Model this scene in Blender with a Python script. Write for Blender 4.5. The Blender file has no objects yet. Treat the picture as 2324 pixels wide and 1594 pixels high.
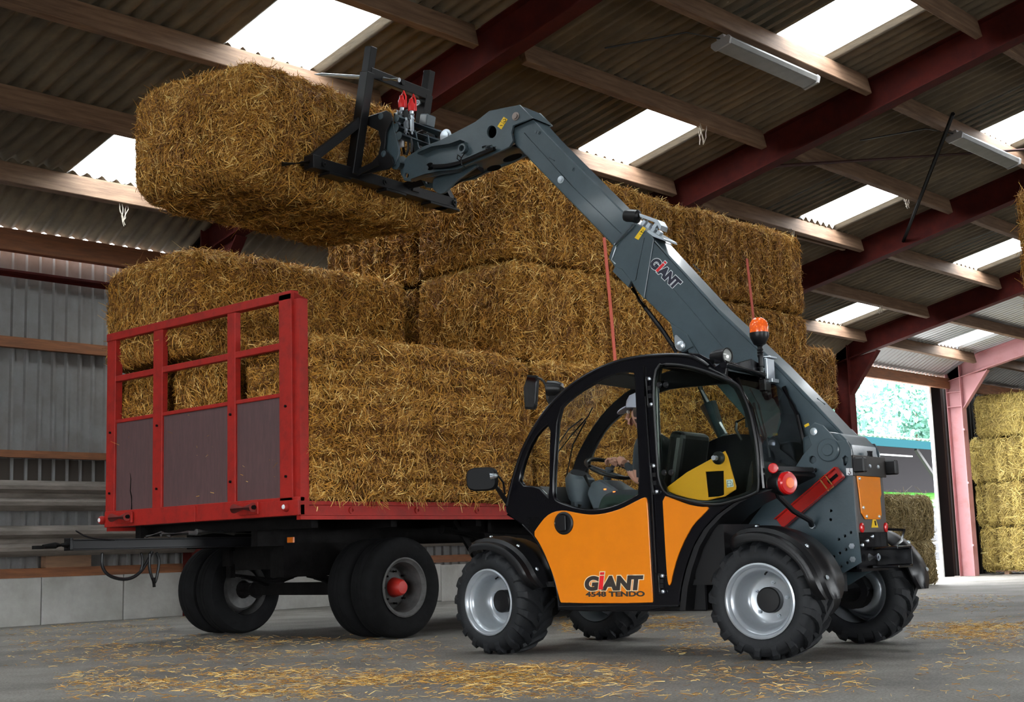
import bpy, bmesh, math, random
import numpy as np
from mathutils import Vector, Matrix
R_=math.radians
random.seed(7); RNG=np.random.default_rng(7)
C=bpy.context.scene.collection
sc=bpy.context.scene
# ------------------------------------------------------------------ camera
FPX,CX,CY,CAMH=3100.,1162.,797.,.8
_n=Vector((-.03113,1,-.1471)).normalized()
_X=Vector((4050-CX,CY-1163,-FPX)); _X=(_X-_X.dot(_n)*_n).normalized()
_Y=_n.cross(_X)
RM=Matrix((_X,_Y,_n))            # camera axes -> world
CAM=Vector((0,0,CAMH))
cd=bpy.data.cameras.new('camera'); cam=bpy.data.objects.new('camera',cd); C.objects.link(cam)
cd.sensor_width=36; cd.lens=36*FPX/2324; cd.clip_end=400; cd.clip_start=.1
cam.matrix_world=Matrix.Translation(CAM)@RM.to_4x4()
sc.camera=cam
cd.dof.use_dof=False
# ------------------------------------------------------------------ world, light, exposure
w=bpy.data.worlds.new('overcast_sky'); sc.world=w; w.use_nodes=True
nt=w.node_tree; bg=nt.nodes['Background']
bg.inputs[0].default_value=(.93,.97,1,1); bg.inputs[1].default_value=9.0
sc.view_settings.view_transform='Standard'; sc.view_settings.look='None'
sc.view_settings.exposure=1.0; sc.view_settings.gamma=1; sc.view_settings.use_curve_mapping=False
sun=bpy.data.lights.new('sun','SUN'); sun.energy=2.5; sun.angle=R_(25); sun.color=(1,.97,.92)
so=bpy.data.objects.new('sun',sun); C.objects.link(so); so.rotation_euler=(R_(38),R_(-22),0)
sc.cycles.max_bounces=7; sc.cycles.diffuse_bounces=4; sc.cycles.glossy_bounces=3
sc.cycles.transmission_bounces=4; sc.cycles.transparent_max_bounces=10
sc.cycles.sample_clamp_indirect=6; sc.cycles.caustics_reflective=False; sc.cycles.caustics_refractive=False

# ------------------------------------------------------------------ pixel -> point on a real plane
def ray(x,y): return RM@Vector((x-CX,CY-y,-FPX))
def onp(x,y,p0,n):
    d=ray(x,y); return CAM+d*((Vector(p0)-CAM).dot(n)/d.dot(n))
def gz(x,y,z=0): return onp(x,y,(0,0,z),Vector((0,0,1)))
def pY(x,y,v): return onp(x,y,(0,v,0),Vector((0,1,0)))
def pX(x,y,v): return onp(x,y,(v,0,0),Vector((1,0,0)))
AL=R_(6.4); MFW=Vector((-math.sin(AL),math.cos(AL),0)); MLF=Vector((-math.cos(AL),-math.sin(AL),0))
M0=gz(1740,1502); M0.z=0
def S(x,y,b=-.08):               # point on the machine's side plane b -> local (a,b,z)
    q=onp(x,y,M0+MLF*b,MLF); d=q-M0; return Vector((d.dot(MFW),b,q.z))
def K(x,y,a):                    # point on the machine's cross plane a -> local
    q=onp(x,y,M0+MFW*a,MFW); d=q-M0; return Vector((a,d.dot(MLF),q.z))

# ------------------------------------------------------------------ materials
MATS={}
def mat(name,col,rough=.5,metal=0,var=.0,vscale=6,bump=0,bscale=40,col2=None,spec=.5,coat=0,emit=None,es=1,stretch=None,contrast=(.35,.65)):
    if name in MATS: return MATS[name]
    m=bpy.data.materials.new(name); m.use_nodes=True; n=m.node_tree; p=n.nodes['Principled BSDF']
    p.inputs['Base Color'].default_value=(*col,1); p.inputs['Roughness'].default_value=rough
    p.inputs['Metallic'].default_value=metal; p.inputs['Specular IOR Level'].default_value=spec
    p.inputs['Coat Weight'].default_value=coat; p.inputs['Coat Roughness'].default_value=.08
    if emit: p.inputs['Emission Color'].default_value=(*emit,1); p.inputs['Emission Strength'].default_value=es
    tc=n.nodes.new('ShaderNodeTexCoord'); mp=n.nodes.new('ShaderNodeMapping'); n.links.new(tc.outputs['Object'],mp.inputs[0])
    if stretch: mp.inputs['Scale'].default_value=stretch
    if var or col2:
        t=n.nodes.new('ShaderNodeTexNoise'); t.inputs['Scale'].default_value=vscale; t.inputs['Detail'].default_value=6; t.inputs['Roughness'].default_value=.65
        n.links.new(mp.outputs[0],t.inputs['Vector'])
        cr=n.nodes.new('ShaderNodeValToRGB'); cr.color_ramp.elements[0].position=contrast[0]; cr.color_ramp.elements[1].position=contrast[1]
        c2=col2 or tuple(min(1,c*(1+var)) for c in col)
        c1=col if col2 else tuple(c*(1-var) for c in col)
        cr.color_ramp.elements[0].color=(*c1,1); cr.color_ramp.elements[1].color=(*c2,1)
        n.links.new(t.outputs['Fac'],cr.inputs[0]); n.links.new(cr.outputs[0],p.inputs['Base Color'])
    if bump:
        t=n.nodes.new('ShaderNodeTexNoise'); t.inputs['Scale'].default_value=bscale; t.inputs['Detail'].default_value=5
        n.links.new(mp.outputs[0],t.inputs['Vector'])
        b=n.nodes.new('ShaderNodeBump'); b.inputs['Strength'].default_value=bump; b.inputs['Distance'].default_value=.02
        n.links.new(t.outputs['Fac'],b.inputs['Height']); n.links.new(b.outputs[0],p.inputs['Normal'])
    MATS[name]=m; return m
M_orange=mat('orange_paint',(.74,.205,.001),.32,coat=.35,var=.03,bump=.03,bscale=120)
M_yellow=mat('yellow_paint',(.82,.36,.006),.4,coat=.2)
M_slate=mat('slate_paint',(.046,.070,.084),.36,coat=.25,var=.1,bump=.06,bscale=60)
M_black=mat('black_gloss_paint',(.003,.003,.0045),.22,spec=.35,coat=.15,bump=.03,bscale=80)
M_blackm=mat('black_satin_paint',(.006,.006,.007),.42,spec=.3)
M_plastic=mat('black_plastic',(.006,.006,.007),.36,spec=.35,bump=.08,bscale=200)
M_grayp=mat('dark_grey_plastic',(.06,.075,.09),.55)
M_rubber=mat('tyre_rubber',(.008,.009,.011),.66,spec=.35,var=.3,vscale=14,bump=.12,bscale=70)
M_rubberd=mat('dusty_rubber',(.0065,.0065,.007),.9,spec=.15,var=.3,vscale=8,bump=.1,bscale=70)
M_rim=mat('silver_rim',(.42,.45,.48),.3,metal=.55,var=.06)
M_zinc=mat('zinc_steel',(.5,.55,.6),.3,metal=.8)
M_red=mat('worn_red_paint',(.34,.014,.009),.6,spec=.3,col2=(.19,.013,.010),vscale=9,bump=.1,bscale=50,contrast=(.45,.8))
M_redg=mat('glossy_red_paint',(.42,.012,.008),.25,coat=.5)
M_redlens=mat('red_lens',(.50,.005,.006),.25,coat=.1,emit=(1,.03,.02),es=.01)
M_orlens=mat('orange_lens',(.75,.13,.01),.35,spec=.3,emit=(1,.12,.0),es=.05)
M_ply=mat('brown_plywood',(.105,.052,.052),.6,col2=(.075,.04,.042),vscale=5,bump=.08,bscale=90,stretch=(6,6,1))
M_hub=mat('red_hub_paint',(.5,.022,.014),.5)
M_dkmetal=mat('dirty_chassis_steel',(.0045,.004,.004),.8,spec=.12,var=.5,vscale=8,bump=.2,bscale=30)
M_dgrey=mat('grey_rim_dirty',(.07,.068,.066),.6,var=.3,vscale=10)
M_wood=mat('purlin_wood',(.10,.054,.030),.8,col2=(.20,.12,.072),vscale=3.5,bump=.15,bscale=30,stretch=(.4,5,5))
M_woodp=mat('pale_wood',(.30,.17,.10),.75,col2=(.2,.12,.075),vscale=4,bump=.15,bscale=30,stretch=(.5,5,5))
M_woodo=mat('orange_timber',(.26,.10,.04),.75,col2=(.15,.06,.028),vscale=4,bump=.1,bscale=30,stretch=(.5,5,5))
M_frame=mat('oxide_red_steel',(.08,.012,.009),.8,spec=.12,col2=(.048,.009,.008),vscale=4,bump=.1,bscale=30)
M_framelit=mat('lit_frame_steel',(.44,.20,.21),.6,col2=(.36,.13,.12),vscale=2,bump=.1,bscale=30,contrast=(.5,.8))  # frame steel made pinker: the light falling on it is in the colour
M_sheet=mat('fibre_cement_sheet',(.20,.155,.10),.85,col2=(.11,.09,.065),vscale=2.5,bump=.2,bscale=25,stretch=(1.5,.4,1.5))
M_clad=mat('grey_cladding',(.22,.22,.22),.6,col2=(.165,.155,.145),vscale=2,bump=.06,bscale=40)
M_galv=mat('galvanised_rail',(.21,.18,.155),.6,col2=(.10,.085,.07),vscale=3,bump=.15,bscale=25,stretch=(.5,3,3))
M_conc=mat('concrete_wall',(.36,.35,.33),.85,col2=(.27,.26,.24),vscale=2.2,bump=.25,bscale=18)
M_dark=mat('dark_interior',(.006,.006,.006),.95,spec=.05)
M_white=mat('white_plastic',(.75,.75,.78),.5)
M_decal=mat('yellow_decal',(.85,.55,.01),.4)
M_decalw=mat('white_decal',(.75,.78,.8),.4)
M_decald=mat('dark_decal',(.03,.022,.018),.4)
M_decaln=mat('navy_decal',(.012,.012,.03),.4)
M_decalr=mat('red_decal',(.75,.01,.015),.4)
M_decaly=mat('cream_outline_decal',(.8,.62,.38),.4)
M_skin=mat('skin',(.50,.25,.18),.5,var=.05)
M_shirt=mat('charcoal_shirt',(.02,.026,.033),.85)
M_hair=mat('brown_hair',(.035,.018,.012),.7)
M_cap=mat('light_grey_cap',(.50,.50,.60),.8)
M_trouser=mat('dark_green_trousers',(.012,.03,.022),.85)
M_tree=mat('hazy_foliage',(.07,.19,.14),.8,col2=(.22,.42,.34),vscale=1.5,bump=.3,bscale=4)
M_teal=mat('teal_fascia',(.010,.036,.044),.9,spec=0)
M_green=mat('green_wrap',(.06,.30,.03),.35,bump=.5,bscale=6)
M_lampgrey=mat('lamp_diffuser',(.13,.13,.125),.45,var=.15,vscale=5)
M_web=mat('dusty_cobweb',(.45,.40,.34),.9)
M_framebk=mat('black_frame_paint',(.005,.005,.006),.38,spec=.3)
M_strap=mat('red_strap',(.55,.10,.06),.7)

def glassmat(name,tint,refl=.12,alpha=.06):
    m=bpy.data.materials.new(name); m.use_nodes=True; n=m.node_tree
    for x in list(n.nodes): n.nodes.remove(x)
    o=n.nodes.new('ShaderNodeOutputMaterial'); tr=n.nodes.new('ShaderNodeBsdfTransparent'); tr.inputs[0].default_value=(*tint,1)
    gl=n.nodes.new('ShaderNodeBsdfGlossy'); gl.inputs['Roughness'].default_value=.02; gl.inputs[0].default_value=(.9,.95,1,1)
    lw=n.nodes.new('ShaderNodeLayerWeight'); lw.inputs[0].default_value=.5; fr=n.nodes.new('ShaderNodeMath'); fr.operation='POWER'; fr.inputs[1].default_value=4.0; n.links.new(lw.outputs['Facing'],fr.inputs[0])
    ma=n.nodes.new('ShaderNodeMath'); ma.operation='MULTIPLY_ADD'; ma.inputs[1].default_value=.8; ma.inputs[2].default_value=.022
    n.links.new(fr.outputs[0],ma.inputs[0])
    mx=n.nodes.new('ShaderNodeMixShader'); n.links.new(ma.outputs[0],mx.inputs[0]); n.links.new(tr.outputs[0],mx.inputs[1]); n.links.new(gl.outputs[0],mx.inputs[2])
    n.links.new(mx.outputs[0],o.inputs[0]); return m
M_glass=glassmat('tinted_glass',(.90,.95,.91))
M_glassc=glassmat('clear_glass',(.975,.99,.98))
M_mirror=mat('mirror_glass',(.5,.52,.55),.03,metal=1)
# translucent roof light sheet
m=bpy.data.materials.new('translucent_roof_light'); m.use_nodes=True; n=m.node_tree
for x in list(n.nodes): n.nodes.remove(x)
o=n.nodes.new('ShaderNodeOutputMaterial'); tr=n.nodes.new('ShaderNodeBsdfTransparent'); tr.inputs[0].default_value=(.8,.83,.83,1)
tl=n.nodes.new('ShaderNodeBsdfTranslucent'); tl.inputs[0].default_value=(.85,.88,.88,1); mx=n.nodes.new('ShaderNodeMixShader'); mx.inputs[0].default_value=.35
n.links.new(tr.outputs[0],mx.inputs[1]); n.links.new(tl.outputs[0],mx.inputs[2]); n.links.new(mx.outputs[0],o.inputs[0]); M_skyl=m

def strawmat(name,c1,c2,c3,blade):
    m=bpy.data.materials.new(name); m.use_nodes=True; n=m.node_tree; p=n.nodes['Principled BSDF']
    p.inputs['Roughness'].default_value=.55 if blade else .9; p.inputs['Specular IOR Level'].default_value=.35 if blade else .1
    cr=n.nodes.new('ShaderNodeValToRGB'); e=cr.color_ramp.elements
    e[0].position=0.05; e[0].color=(*c1,1); e[1].position=1; e[1].color=(*c3,1); k=e.new(.55); k.color=(*c2,1)
    if blade:
        at=n.nodes.new('ShaderNodeAttribute'); at.attribute_name='tint'; n.links.new(at.outputs['Fac'],cr.inputs[0])
    else:
        tc=n.nodes.new('ShaderNodeTexCoord'); acc=None
        for i,(sx,sy,sz,rt) in enumerate([(90,90,12,.5),(12,90,90,1.2),(90,14,60,.3)]):
            mp=n.nodes.new('ShaderNodeMapping'); mp.inputs['Scale'].default_value=(sx,sy,sz); mp.inputs['Rotation'].default_value=(rt,rt*.7,rt*1.3)
            t=n.nodes.new('ShaderNodeTexNoise'); t.inputs['Scale'].default_value=1; t.inputs['Detail'].default_value=2
            n.links.new(tc.outputs['Object'],mp.inputs[0]); n.links.new(mp.outputs[0],t.inputs['Vector'])
            if acc is None: acc=t.outputs['Fac']
            else:
                a=n.nodes.new('ShaderNodeMath'); a.operation='MAXIMUM'; n.links.new(acc,a.inputs[0]); n.links.new(t.outputs['Fac'],a.inputs[1]); acc=a.outputs[0]
        mr=n.nodes.new('ShaderNodeMapRange'); mr.inputs[1].default_value=.45; mr.inputs[2].default_value=.85; n.links.new(acc,mr.inputs[0])
        n.links.new(mr.outputs[0],cr.inputs[0])
        b=n.nodes.new('ShaderNodeBump'); b.inputs['Strength'].default_value=.9; b.inputs['Distance'].default_value=.03
        n.links.new(acc,b.inputs['Height']); n.links.new(b.outputs[0],p.inputs['Normal'])
    n.links.new(cr.outputs[0],p.inputs['Base Color']); return m
M_score=strawmat('straw_core',(.035,.013,.003),(.20,.088,.012),(.50,.27,.06),False)
M_sbl=strawmat('straw_blades',(.13,.042,.004),(.56,.27,.034),(1.0,.78,.32),True)
M_hcore=strawmat('hay_core',(.05,.035,.012),(.15,.105,.035),(.28,.21,.09),False)
M_hbl=strawmat('hay_blades',(.12,.085,.03),(.28,.20,.08),(.50,.42,.22),True)
M_ycore=strawmat('pale_hay_core',(.14,.10,.03),(.38,.29,.11),(.6,.5,.25),False)
M_ybl=strawmat('pale_hay_blades',(.22,.15,.04),(.66,.50,.14),(.9,.78,.34),True)

# ------------------------------------------------------------------ mesh helpers
def link(name,me,m,parent=None,smooth=False,kind=None,label=None):
    if m is not None and len(me.materials)==0: me.materials.append(m)
    o=bpy.data.objects.new(name,me); C.objects.link(o)
    if parent is not None: o.parent=parent
    if smooth: me.polygons.foreach_set('use_smooth',[True]*len(me.polygons))
    if kind: o['kind']=kind
    if label: o['label']=label
    return o
def empty(name,loc=(0,0,0),rz=0,parent=None):
    o=bpy.data.objects.new(name,None); C.objects.link(o); o.location=loc; o.rotation_euler=(0,0,rz); o.empty_display_size=.1
    if parent: o.parent=parent
    return o
def tag(o,label=None,cat=None,group=None,kind=None):
    if label:o['label']=label
    if cat:o['category']=cat
    if group:o['group']=group
    if kind:o['kind']=kind
    return o
def frame_of(d):
    d=Vector(d).normalized(); u=Vector((0,0,1)) if abs(d.z)<.95 else Vector((1,0,0))
    s=d.cross(u).normalized(); t=s.cross(d).normalized(); return d,s,t
class MB:
    def __init__(s): s.v=[]; s.f=[]
    def add(s,vs,fs):
        k=len(s.v); s.v+= [tuple(v) for v in vs]; s.f+=[tuple(i+k for i in f) for f in fs]; return s
    def box(s,c,d,rot=None,ax=None):
        c=Vector(c); hx,hy,hz=[x/2 for x in d]
        vs=[Vector((x,y,z)) for x in(-hx,hx) for y in(-hy,hy) for z in(-hz,hz)]
        if rot: 
            m=Matrix.Rotation(rot[2],3,'Z')@Matrix.Rotation(rot[1],3,'Y')@Matrix.Rotation(rot[0],3,'X'); vs=[m@v for v in vs]
        if ax: vs=[ax[0]*v.x+ax[1]*v.y+ax[2]*v.z for v in vs]
        return s.add([c+v for v in vs],[(0,1,3,2),(4,6,7,5),(0,4,5,1),(2,3,7,6),(0,2,6,4),(1,5,7,3)])
    def bb(s,lo,hi): return s.box([(a+b)/2 for a,b in zip(lo,hi)],[abs(b-a) for a,b in zip(lo,hi)])
    def bar(s,p0,p1,w,h,up=None):       # rectangular bar, h measured along up
        p0=Vector(p0);p1=Vector(p1); d=(p1-p0); L=d.length; d.normalize()
        u=Vector(up) if up is not None else Vector((0,0,1))
        if abs(d.dot(u.normalized()))>.97: u=Vector((1,0,0))
        sd=d.cross(u).normalized(); u=sd.cross(d).normalized()
        return s.box((p0+p1)/2,(L,w,h),ax=(d,sd,u))
    def tube(s,pts,r,seg=8,cap=True):
        pts=[Vector(p) for p in pts]; n=len(pts); rs=r if isinstance(r,(list,tuple)) else [r]*n
        vs=[];prev=None
        for i,p in enumerate(pts):
            d=(pts[min(i+1,n-1)]-pts[max(i-1,0)]).normalized()
            if prev is None: _,a,b=frame_of(d)
            else:
                a=(prev-d*prev.dot(d)).normalized(); b=d.cross(a)
            prev=a
            for k in range(seg):
                t=2*math.pi*k/seg; vs.append(p+(a*math.cos(t)+b*math.sin(t))*rs[i])
        fs=[(i*seg+k,i*seg+(k+1)%seg,(i+1)*seg+(k+1)%seg,(i+1)*seg+k) for i in range(n-1) for k in range(seg)]
        if cap: fs+=[tuple(range(seg))[::-1],tuple(range((n-1)*seg,n*seg))]
        return s.add(vs,fs)
    def cyl(s,p0,p1,r,seg=20,r2=None): return s.tube([p0,p1],[r,r if r2 is None else r2],seg)
    def lathe(s,c,axis,prof,seg=40,close=False,a0=0,a1=2*math.pi,ref=None):   # prof: (radius, along axis)
        d,a,b=frame_of(axis); c=Vector(c); n=len(prof); full=abs(a1-a0-2*math.pi)<1e-6; m=seg if full else seg+1
        if ref is not None: a=Vector(ref).normalized(); b=d.cross(a)
        vs=[]
        for i in range(m):
            t=a0+(a1-a0)*i/seg
            for r,h in prof: vs.append(c+d*h+(a*math.cos(t)+b*math.sin(t))*r)
        fs=[]
        for i in range(seg):
            j=(i+1)%m
            for k in range(n-1 if not close else n):
                l=(k+1)%n; fs.append((i*n+k,i*n+l,j*n+l,j*n+k))
        return s.add(vs,fs)
    def prism(s,pts,d):                  # 3-D polygon extruded by vector d
        d=Vector(d); p=[Vector(x) for x in pts]; n=len(p)
        return s.add(p+[x+d for x in p],[tuple(range(n)),tuple(range(2*n-1,n-1,-1))]+[(i,n+i,n+(i+1)%n,(i+1)%n) for i in range(n)])
    def loft(s,A,B):
        n=len(A); return s.add(list(A)+list(B),[(i,i+1,n+i+1,n+i) for i in range(n-1)])
    def mesh(s,name='m'):
        me=bpy.data.meshes.new(name); me.from_pydata([tuple(v) for v in s.v],[],s.f)
        bm=bmesh.new(); bm.from_mesh(me); bmesh.ops.recalc_face_normals(bm,faces=bm.faces); bm.to_mesh(me); bm.free()
        return me
    def build(s,name,m,parent=None,bevel=0,smooth=False,kind=None,label=None,seg=1):
        me=s.mesh(name); o=link(name,me,m,parent,smooth,kind,label)
        if bevel:
            b=o.modifiers.new('b','BEVEL'); b.width=bevel; b.segments=seg; b.limit_method='ANGLE'; b.angle_limit=R_(35)
        if smooth:
            try: me.set_sharp_from_angle(angle=R_(38))
            except Exception: pass
        return o
def chaikin(pts,it=2,closed=True):
    for _ in range(it):
        q=[];n=len(pts)
        for i in range(n if closed else n-1):
            a,b=Vector(pts[i]),Vector(pts[(i+1)%n]); q+=[a*.75+b*.25,a*.25+b*.75]
        pts=q if closed else [Vector(pts[0])]+q+[Vector(pts[-1])]
    return pts
def plate(name,outer,holes,m,parent,org,ax,ay,th,bevel=.004,label=None):
    """flat plate with holes; outer/holes are 3-D points in the plane through org with axes ax, ay; thickness th along ax x ay"""
    org=Vector(org);ax=Vector(ax).normalized();ay=Vector(ay).normalized();nz=ax.cross(ay)
    cu=bpy.data.curves.new('tmp','CURVE'); cu.dimensions='2D'; cu.fill_mode='BOTH'; cu.extrude=th/2-bevel; cu.bevel_depth=bevel; cu.bevel_resolution=1; cu.offset=-bevel
    for loop in [outer]+list(holes):
        sp=cu.splines.new('POLY'); sp.points.add(len(loop)-1); sp.use_cyclic_u=True
        for i,p in enumerate(loop):
            d=Vector(p)-org; sp.points[i].co=(d.dot(ax),d.dot(ay),0,1)
    o=bpy.data.objects.new('tmp',cu); C.objects.link(o); dg=bpy.context.evaluated_depsgraph_get()
    me=bpy.data.meshes.new_from_object(o.evaluated_get(dg)); bpy.data.objects.remove(o); bpy.data.curves.remove(cu)
    mt=Matrix((ax,ay,nz)).transposed().to_4x4(); mt.translation=org
    me.transform(mt); me.materials.clear()
    return link(name,me,m,parent,label=label)
def sideplate(name,px,holes,m,parent,b,th,smooth=0,bevel=.004,label=None,it=1,sh=None):
    o=[S(x,y,b) for x,y in px]; h=[[S(x,y,b) for x,y in q] for q in holes]
    if smooth: o=chaikin(o,it)
    if (smooth if sh is None else sh): h=[chaikin(q,it) for q in h]
    # centre plane is b ; front face at b + th/2
    return plate(name,o,h,m,parent,(0,b,0),(1,0,0),(0,0,1),th,bevel,label)
def text(name,body,m,parent,org,ax,ay,size,offset=.0,ext=.001,shear=0,sx=1,spacing=1,sy=1):
    cu=bpy.data.curves.new('t','FONT'); cu.body=body; cu.size=size; cu.offset=offset; cu.extrude=ext; cu.shear=shear; cu.space_character=spacing
    o=bpy.data.objects.new('t',cu); C.objects.link(o); dg=bpy.context.evaluated_depsgraph_get()
    me=bpy.data.meshes.new_from_object(o.evaluated_get(dg)); bpy.data.objects.remove(o)
    ax=Vector(ax).normalized();ay=Vector(ay).normalized(); mt=Matrix((ax*sx,ay*sy,ax.cross(ay))).transposed().to_4x4(); mt.translation=Vector(org)
    me.transform(mt); me.materials.clear(); return link(name,me,m,parent)

# ------------------------------------------------------------------ straw
def blades(P,N,T,L,Wd,lift,tint):
    """arrays of straw blades: centre P, normal N, tangent T"""
    n=len(P); B=np.cross(N,T); 
    ra=RNG.uniform(-1.2,1.2,n)[:,None]; side=B*np.cos(ra)+N*np.sin(ra)
    T2=T+N*lift[:,None]; T2/=np.linalg.norm(T2,axis=1)[:,None]
    h=T2*(L[:,None]/2); s=side*(Wd[:,None]/2); mid=P+N*(.004+np.abs(lift)[:,None]*L[:,None]*.35)
    bend=N*(RNG.uniform(-.1,.12,n)*L)[:,None]
    V=np.stack([mid-h-s,mid-h+s,mid+s+bend,mid-s+bend,mid+h-s*.6,mid+h+s*.6],1)
    idx=np.arange(n)*6; F=np.stack([idx,idx+1,idx+2,idx+3,idx+3,idx+2,idx+5,idx+4],1).reshape(-1,4)
    return V.reshape(-1,3),F,np.repeat(tint,2)
def blade_obj(name,V,F,t,m,parent,kind='stuff'):
    me=bpy.data.meshes.new(name); nv,nf=len(V),len(F)
    me.vertices.add(nv); me.vertices.foreach_set('co',V.astype(np.float32).ravel())
    me.loops.add(nf*4); me.loops.foreach_set('vertex_index',F.astype(np.int32).ravel())
    me.polygons.add(nf); me.polygons.foreach_set('loop_start',np.arange(nf,dtype=np.int32)*4)
    me.update(calc_edges=True)
    a=me.attributes.new('tint','FLOAT','FACE'); a.data.foreach_set('value',t.astype(np.float32))
    return link(name,me,m,parent,kind=kind)
def nz3(p,s,seed=0):       # cheap smooth noise
    x,y,z=p[:,0]*s+seed,p[:,1]*s-seed*1.3,p[:,2]*s+seed*.7
    return (np.sin(x*1.7+np.sin(y*1.3)*1.5)+np.sin(y*2.1+np.sin(z*1.9)*1.3)+np.sin(z*1.5+np.sin(x*2.3)*1.7)+.6*np.sin(x*4.1+z*3.3)+.6*np.sin(y*4.7-x*3.1))/4.2
def bale(label,size,loc=None,M=None,mats=(None,None),lk=1,dens=2600,faces='-x,-y,+z',seed=0,group=None,name='straw_bale',blade=(.04,.13),rib=0,cat='bale',r=.11,taper=.05,bulge=.05,band=0,wid=(.0045,.0085),down=.5):
    """size (lx,ly,lz); origin at the centre of the base. faces: visible sides that get the dense straw"""
    lx,ly,lz=size; root=empty(name)
    if M is not None: root.matrix_world=M
    else: root.location=loc
    tag(root,label,cat,group)
    cm,bm_=mats
    # core: rounded, lumpy box
    g=.09; P=[];F=[]
    def shape(p):            # p on the unit box surface -> rounded lumpy surface, returns pos
        h=np.array([lx/2,ly/2,lz/2]); c=np.clip(p,-(h-r),(h-r)); d=p-c; l=np.linalg.norm(d,axis=1)[:,None]+1e-9
        q=c+d/l*np.minimum(l,r)
        nrm=d/l
        tx=np.abs(q[:,0])/h[0]; ty=np.abs(q[:,1])/h[1]; tz=np.abs(q[:,2])/h[2]
        q=q.copy(); k=1-taper*tx**5; q[:,0]+=np.sign(q[:,0])*(np.abs(nrm[:,0])>.5)*bulge*(1-ty**2)*(1-tz**2); q[:,1]*=k; q[:,2]=np.where(q[:,2]>0,q[:,2]*(1-taper*(tx**6+.5*ty**6)),q[:,2])
        amt=.030*nz3(q,2.2,seed)+.016*nz3(q,6.5,seed+3)
        fl=.012*np.sin(q[:,0]*2*math.pi/.30+seed+.6*nz3(q,2,seed))*(np.abs(nrm[:,0])<.7)
        if rib: fl=(.10 if blade[1]>.2 else .05)*np.abs(np.sin(q[:,1 if rib==1 else 0]*math.pi/(.40 if blade[1]>.2 else .26)+seed))*(nrm[:,2]**2<.6)-.02
        if band: fl=fl*.6-.028*np.maximum(0,1-np.abs(((q[:,2]+.05*nz3(q,1.5,seed))/.235)%1-.5)/.16)*(np.abs(nrm[:,2])<.6)
        return q+nrm*(amt+fl)[:,None],nrm
    sides={'-x':(0,-1),'+x':(0,1),'-y':(1,-1),'+y':(1,1),'-z':(2,-1),'+z':(2,1)}
    h=[lx/2,ly/2,lz/2]; V=[];FF=[];k0=0
    for a,sg in sides.values():
        u,v=[i for i in range(3) if i!=a]; nu=max(2,int(2*h[u]/g)); nv=max(2,int(2*h[v]/g))
        U,W=np.meshgrid(np.linspace(-h[u],h[u],nu+1),np.linspace(-h[v],h[v],nv+1),indexing='ij')
        p=np.zeros((U.size,3)); p[:,u]=U.ravel(); p[:,v]=W.ravel(); p[:,a]=sg*h[a]
        q,_=shape(p); V.append(q)
        for i in range(nu):
            for j in range(nv):
                A=k0+i*(nv+1)+j; f=(A,A+nv+1,A+nv+2,A+1); FF.append(f)
        k0+=len(p)
    V=np.concatenate(V); V[:,2]+=h[2]
    me=bpy.data.meshes.new('core'); me.from_pydata(V.tolist(),[],FF)
    b=bmesh.new(); b.from_mesh(me); bmesh.ops.remove_doubles(b,verts=b.verts,dist=.0005); bmesh.ops.recalc_face_normals(b,faces=b.faces); b.to_mesh(me); b.free()
    link('bale_body',me,cm,root,smooth=True)
    Ps=[];Ns=[]
    for fn in faces.split(','):
        a,sg=sides[fn]; u,v=[i for i in range(3) if i!=a]; n=int(4*h[u]*h[v]*dens)
        p=np.zeros((n,3)); p[:,u]=RNG.uniform(-h[u],h[u],n); p[:,v]=RNG.uniform(-h[v],h[v],n); p[:,a]=sg*h[a]
        q,nr=shape(p); Ps.append(q); Ns.append(nr)
    nbulk=sum(len(p) for p in Ps)
    if '+z' in faces:                       # ragged fringe along the upper edges
        for a,sg in ((1,-1),(0,-1)):
            if ('-y' if a==1 else '-x') not in faces: continue
            u=1-a; ne=int(2*h[u]*dens*.16); p=np.zeros((ne,3)); p[:,u]=RNG.uniform(-h[u],h[u],ne); p[:,a]=-h[a]+np.abs(RNG.normal(0,.10,ne)); p[:,2]=h[2]
            q,nr=shape(p); Ps.append(q); Ns.append(nr)
    P_=np.concatenate(Ps); N_=np.concatenate(Ns); P_[:,2]+=h[2]; n=len(P_)
    rv=RNG.normal(size=(n,3))
    # straw lies roughly along drifting directions
    if band: rv[:,2]*=.7
    rv[:,0]+=1.1*nz3(P_,3.1,seed+9); rv[:,2]+=1.3*nz3(P_,2.3,seed+5)
    T=rv-N_*np.sum(rv*N_,1)[:,None]; T/=np.linalg.norm(T,axis=1)[:,None]
    L=RNG.uniform(blade[0],blade[1],n)*np.where(RNG.random(n)<.06,1.7,1); Wd=RNG.uniform(wid[0],wid[1],n)
    lift=np.abs(RNG.normal(0,.18 if blade[1]<.2 else .08,n))*np.where(RNG.random(n)<.05,3.5 if blade[1]<.2 else 2,1)
    lift[nbulk:]=np.abs(RNG.normal(.2,.3,n-nbulk))
    tint=np.clip(RNG.beta(1.5,2.5,n)+np.where(np.arange(n)>=nbulk,.2,0)-(.35*np.maximum(0,1-np.abs(((P_[:,2]-h[2]+.05*nz3(P_-np.array([0,0,h[2]]),1.5,seed))/.235)%1-.5)/.14) if band else 0)+.15*nz3(P_,4,seed+2)-(.5*(np.abs(np.sin(P_[:,1]*math.pi/(.40 if blade[1]>.2 else .26)+seed))<.35) if rib else 0),0,1)  # shade of the grooves and light on the top fringe go into the tint
    V,F,t=blades(P_,N_,T,L,Wd,lift,tint)
    blade_obj('loose_stalks',V,F,t,bm_,root)
    return root

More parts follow.
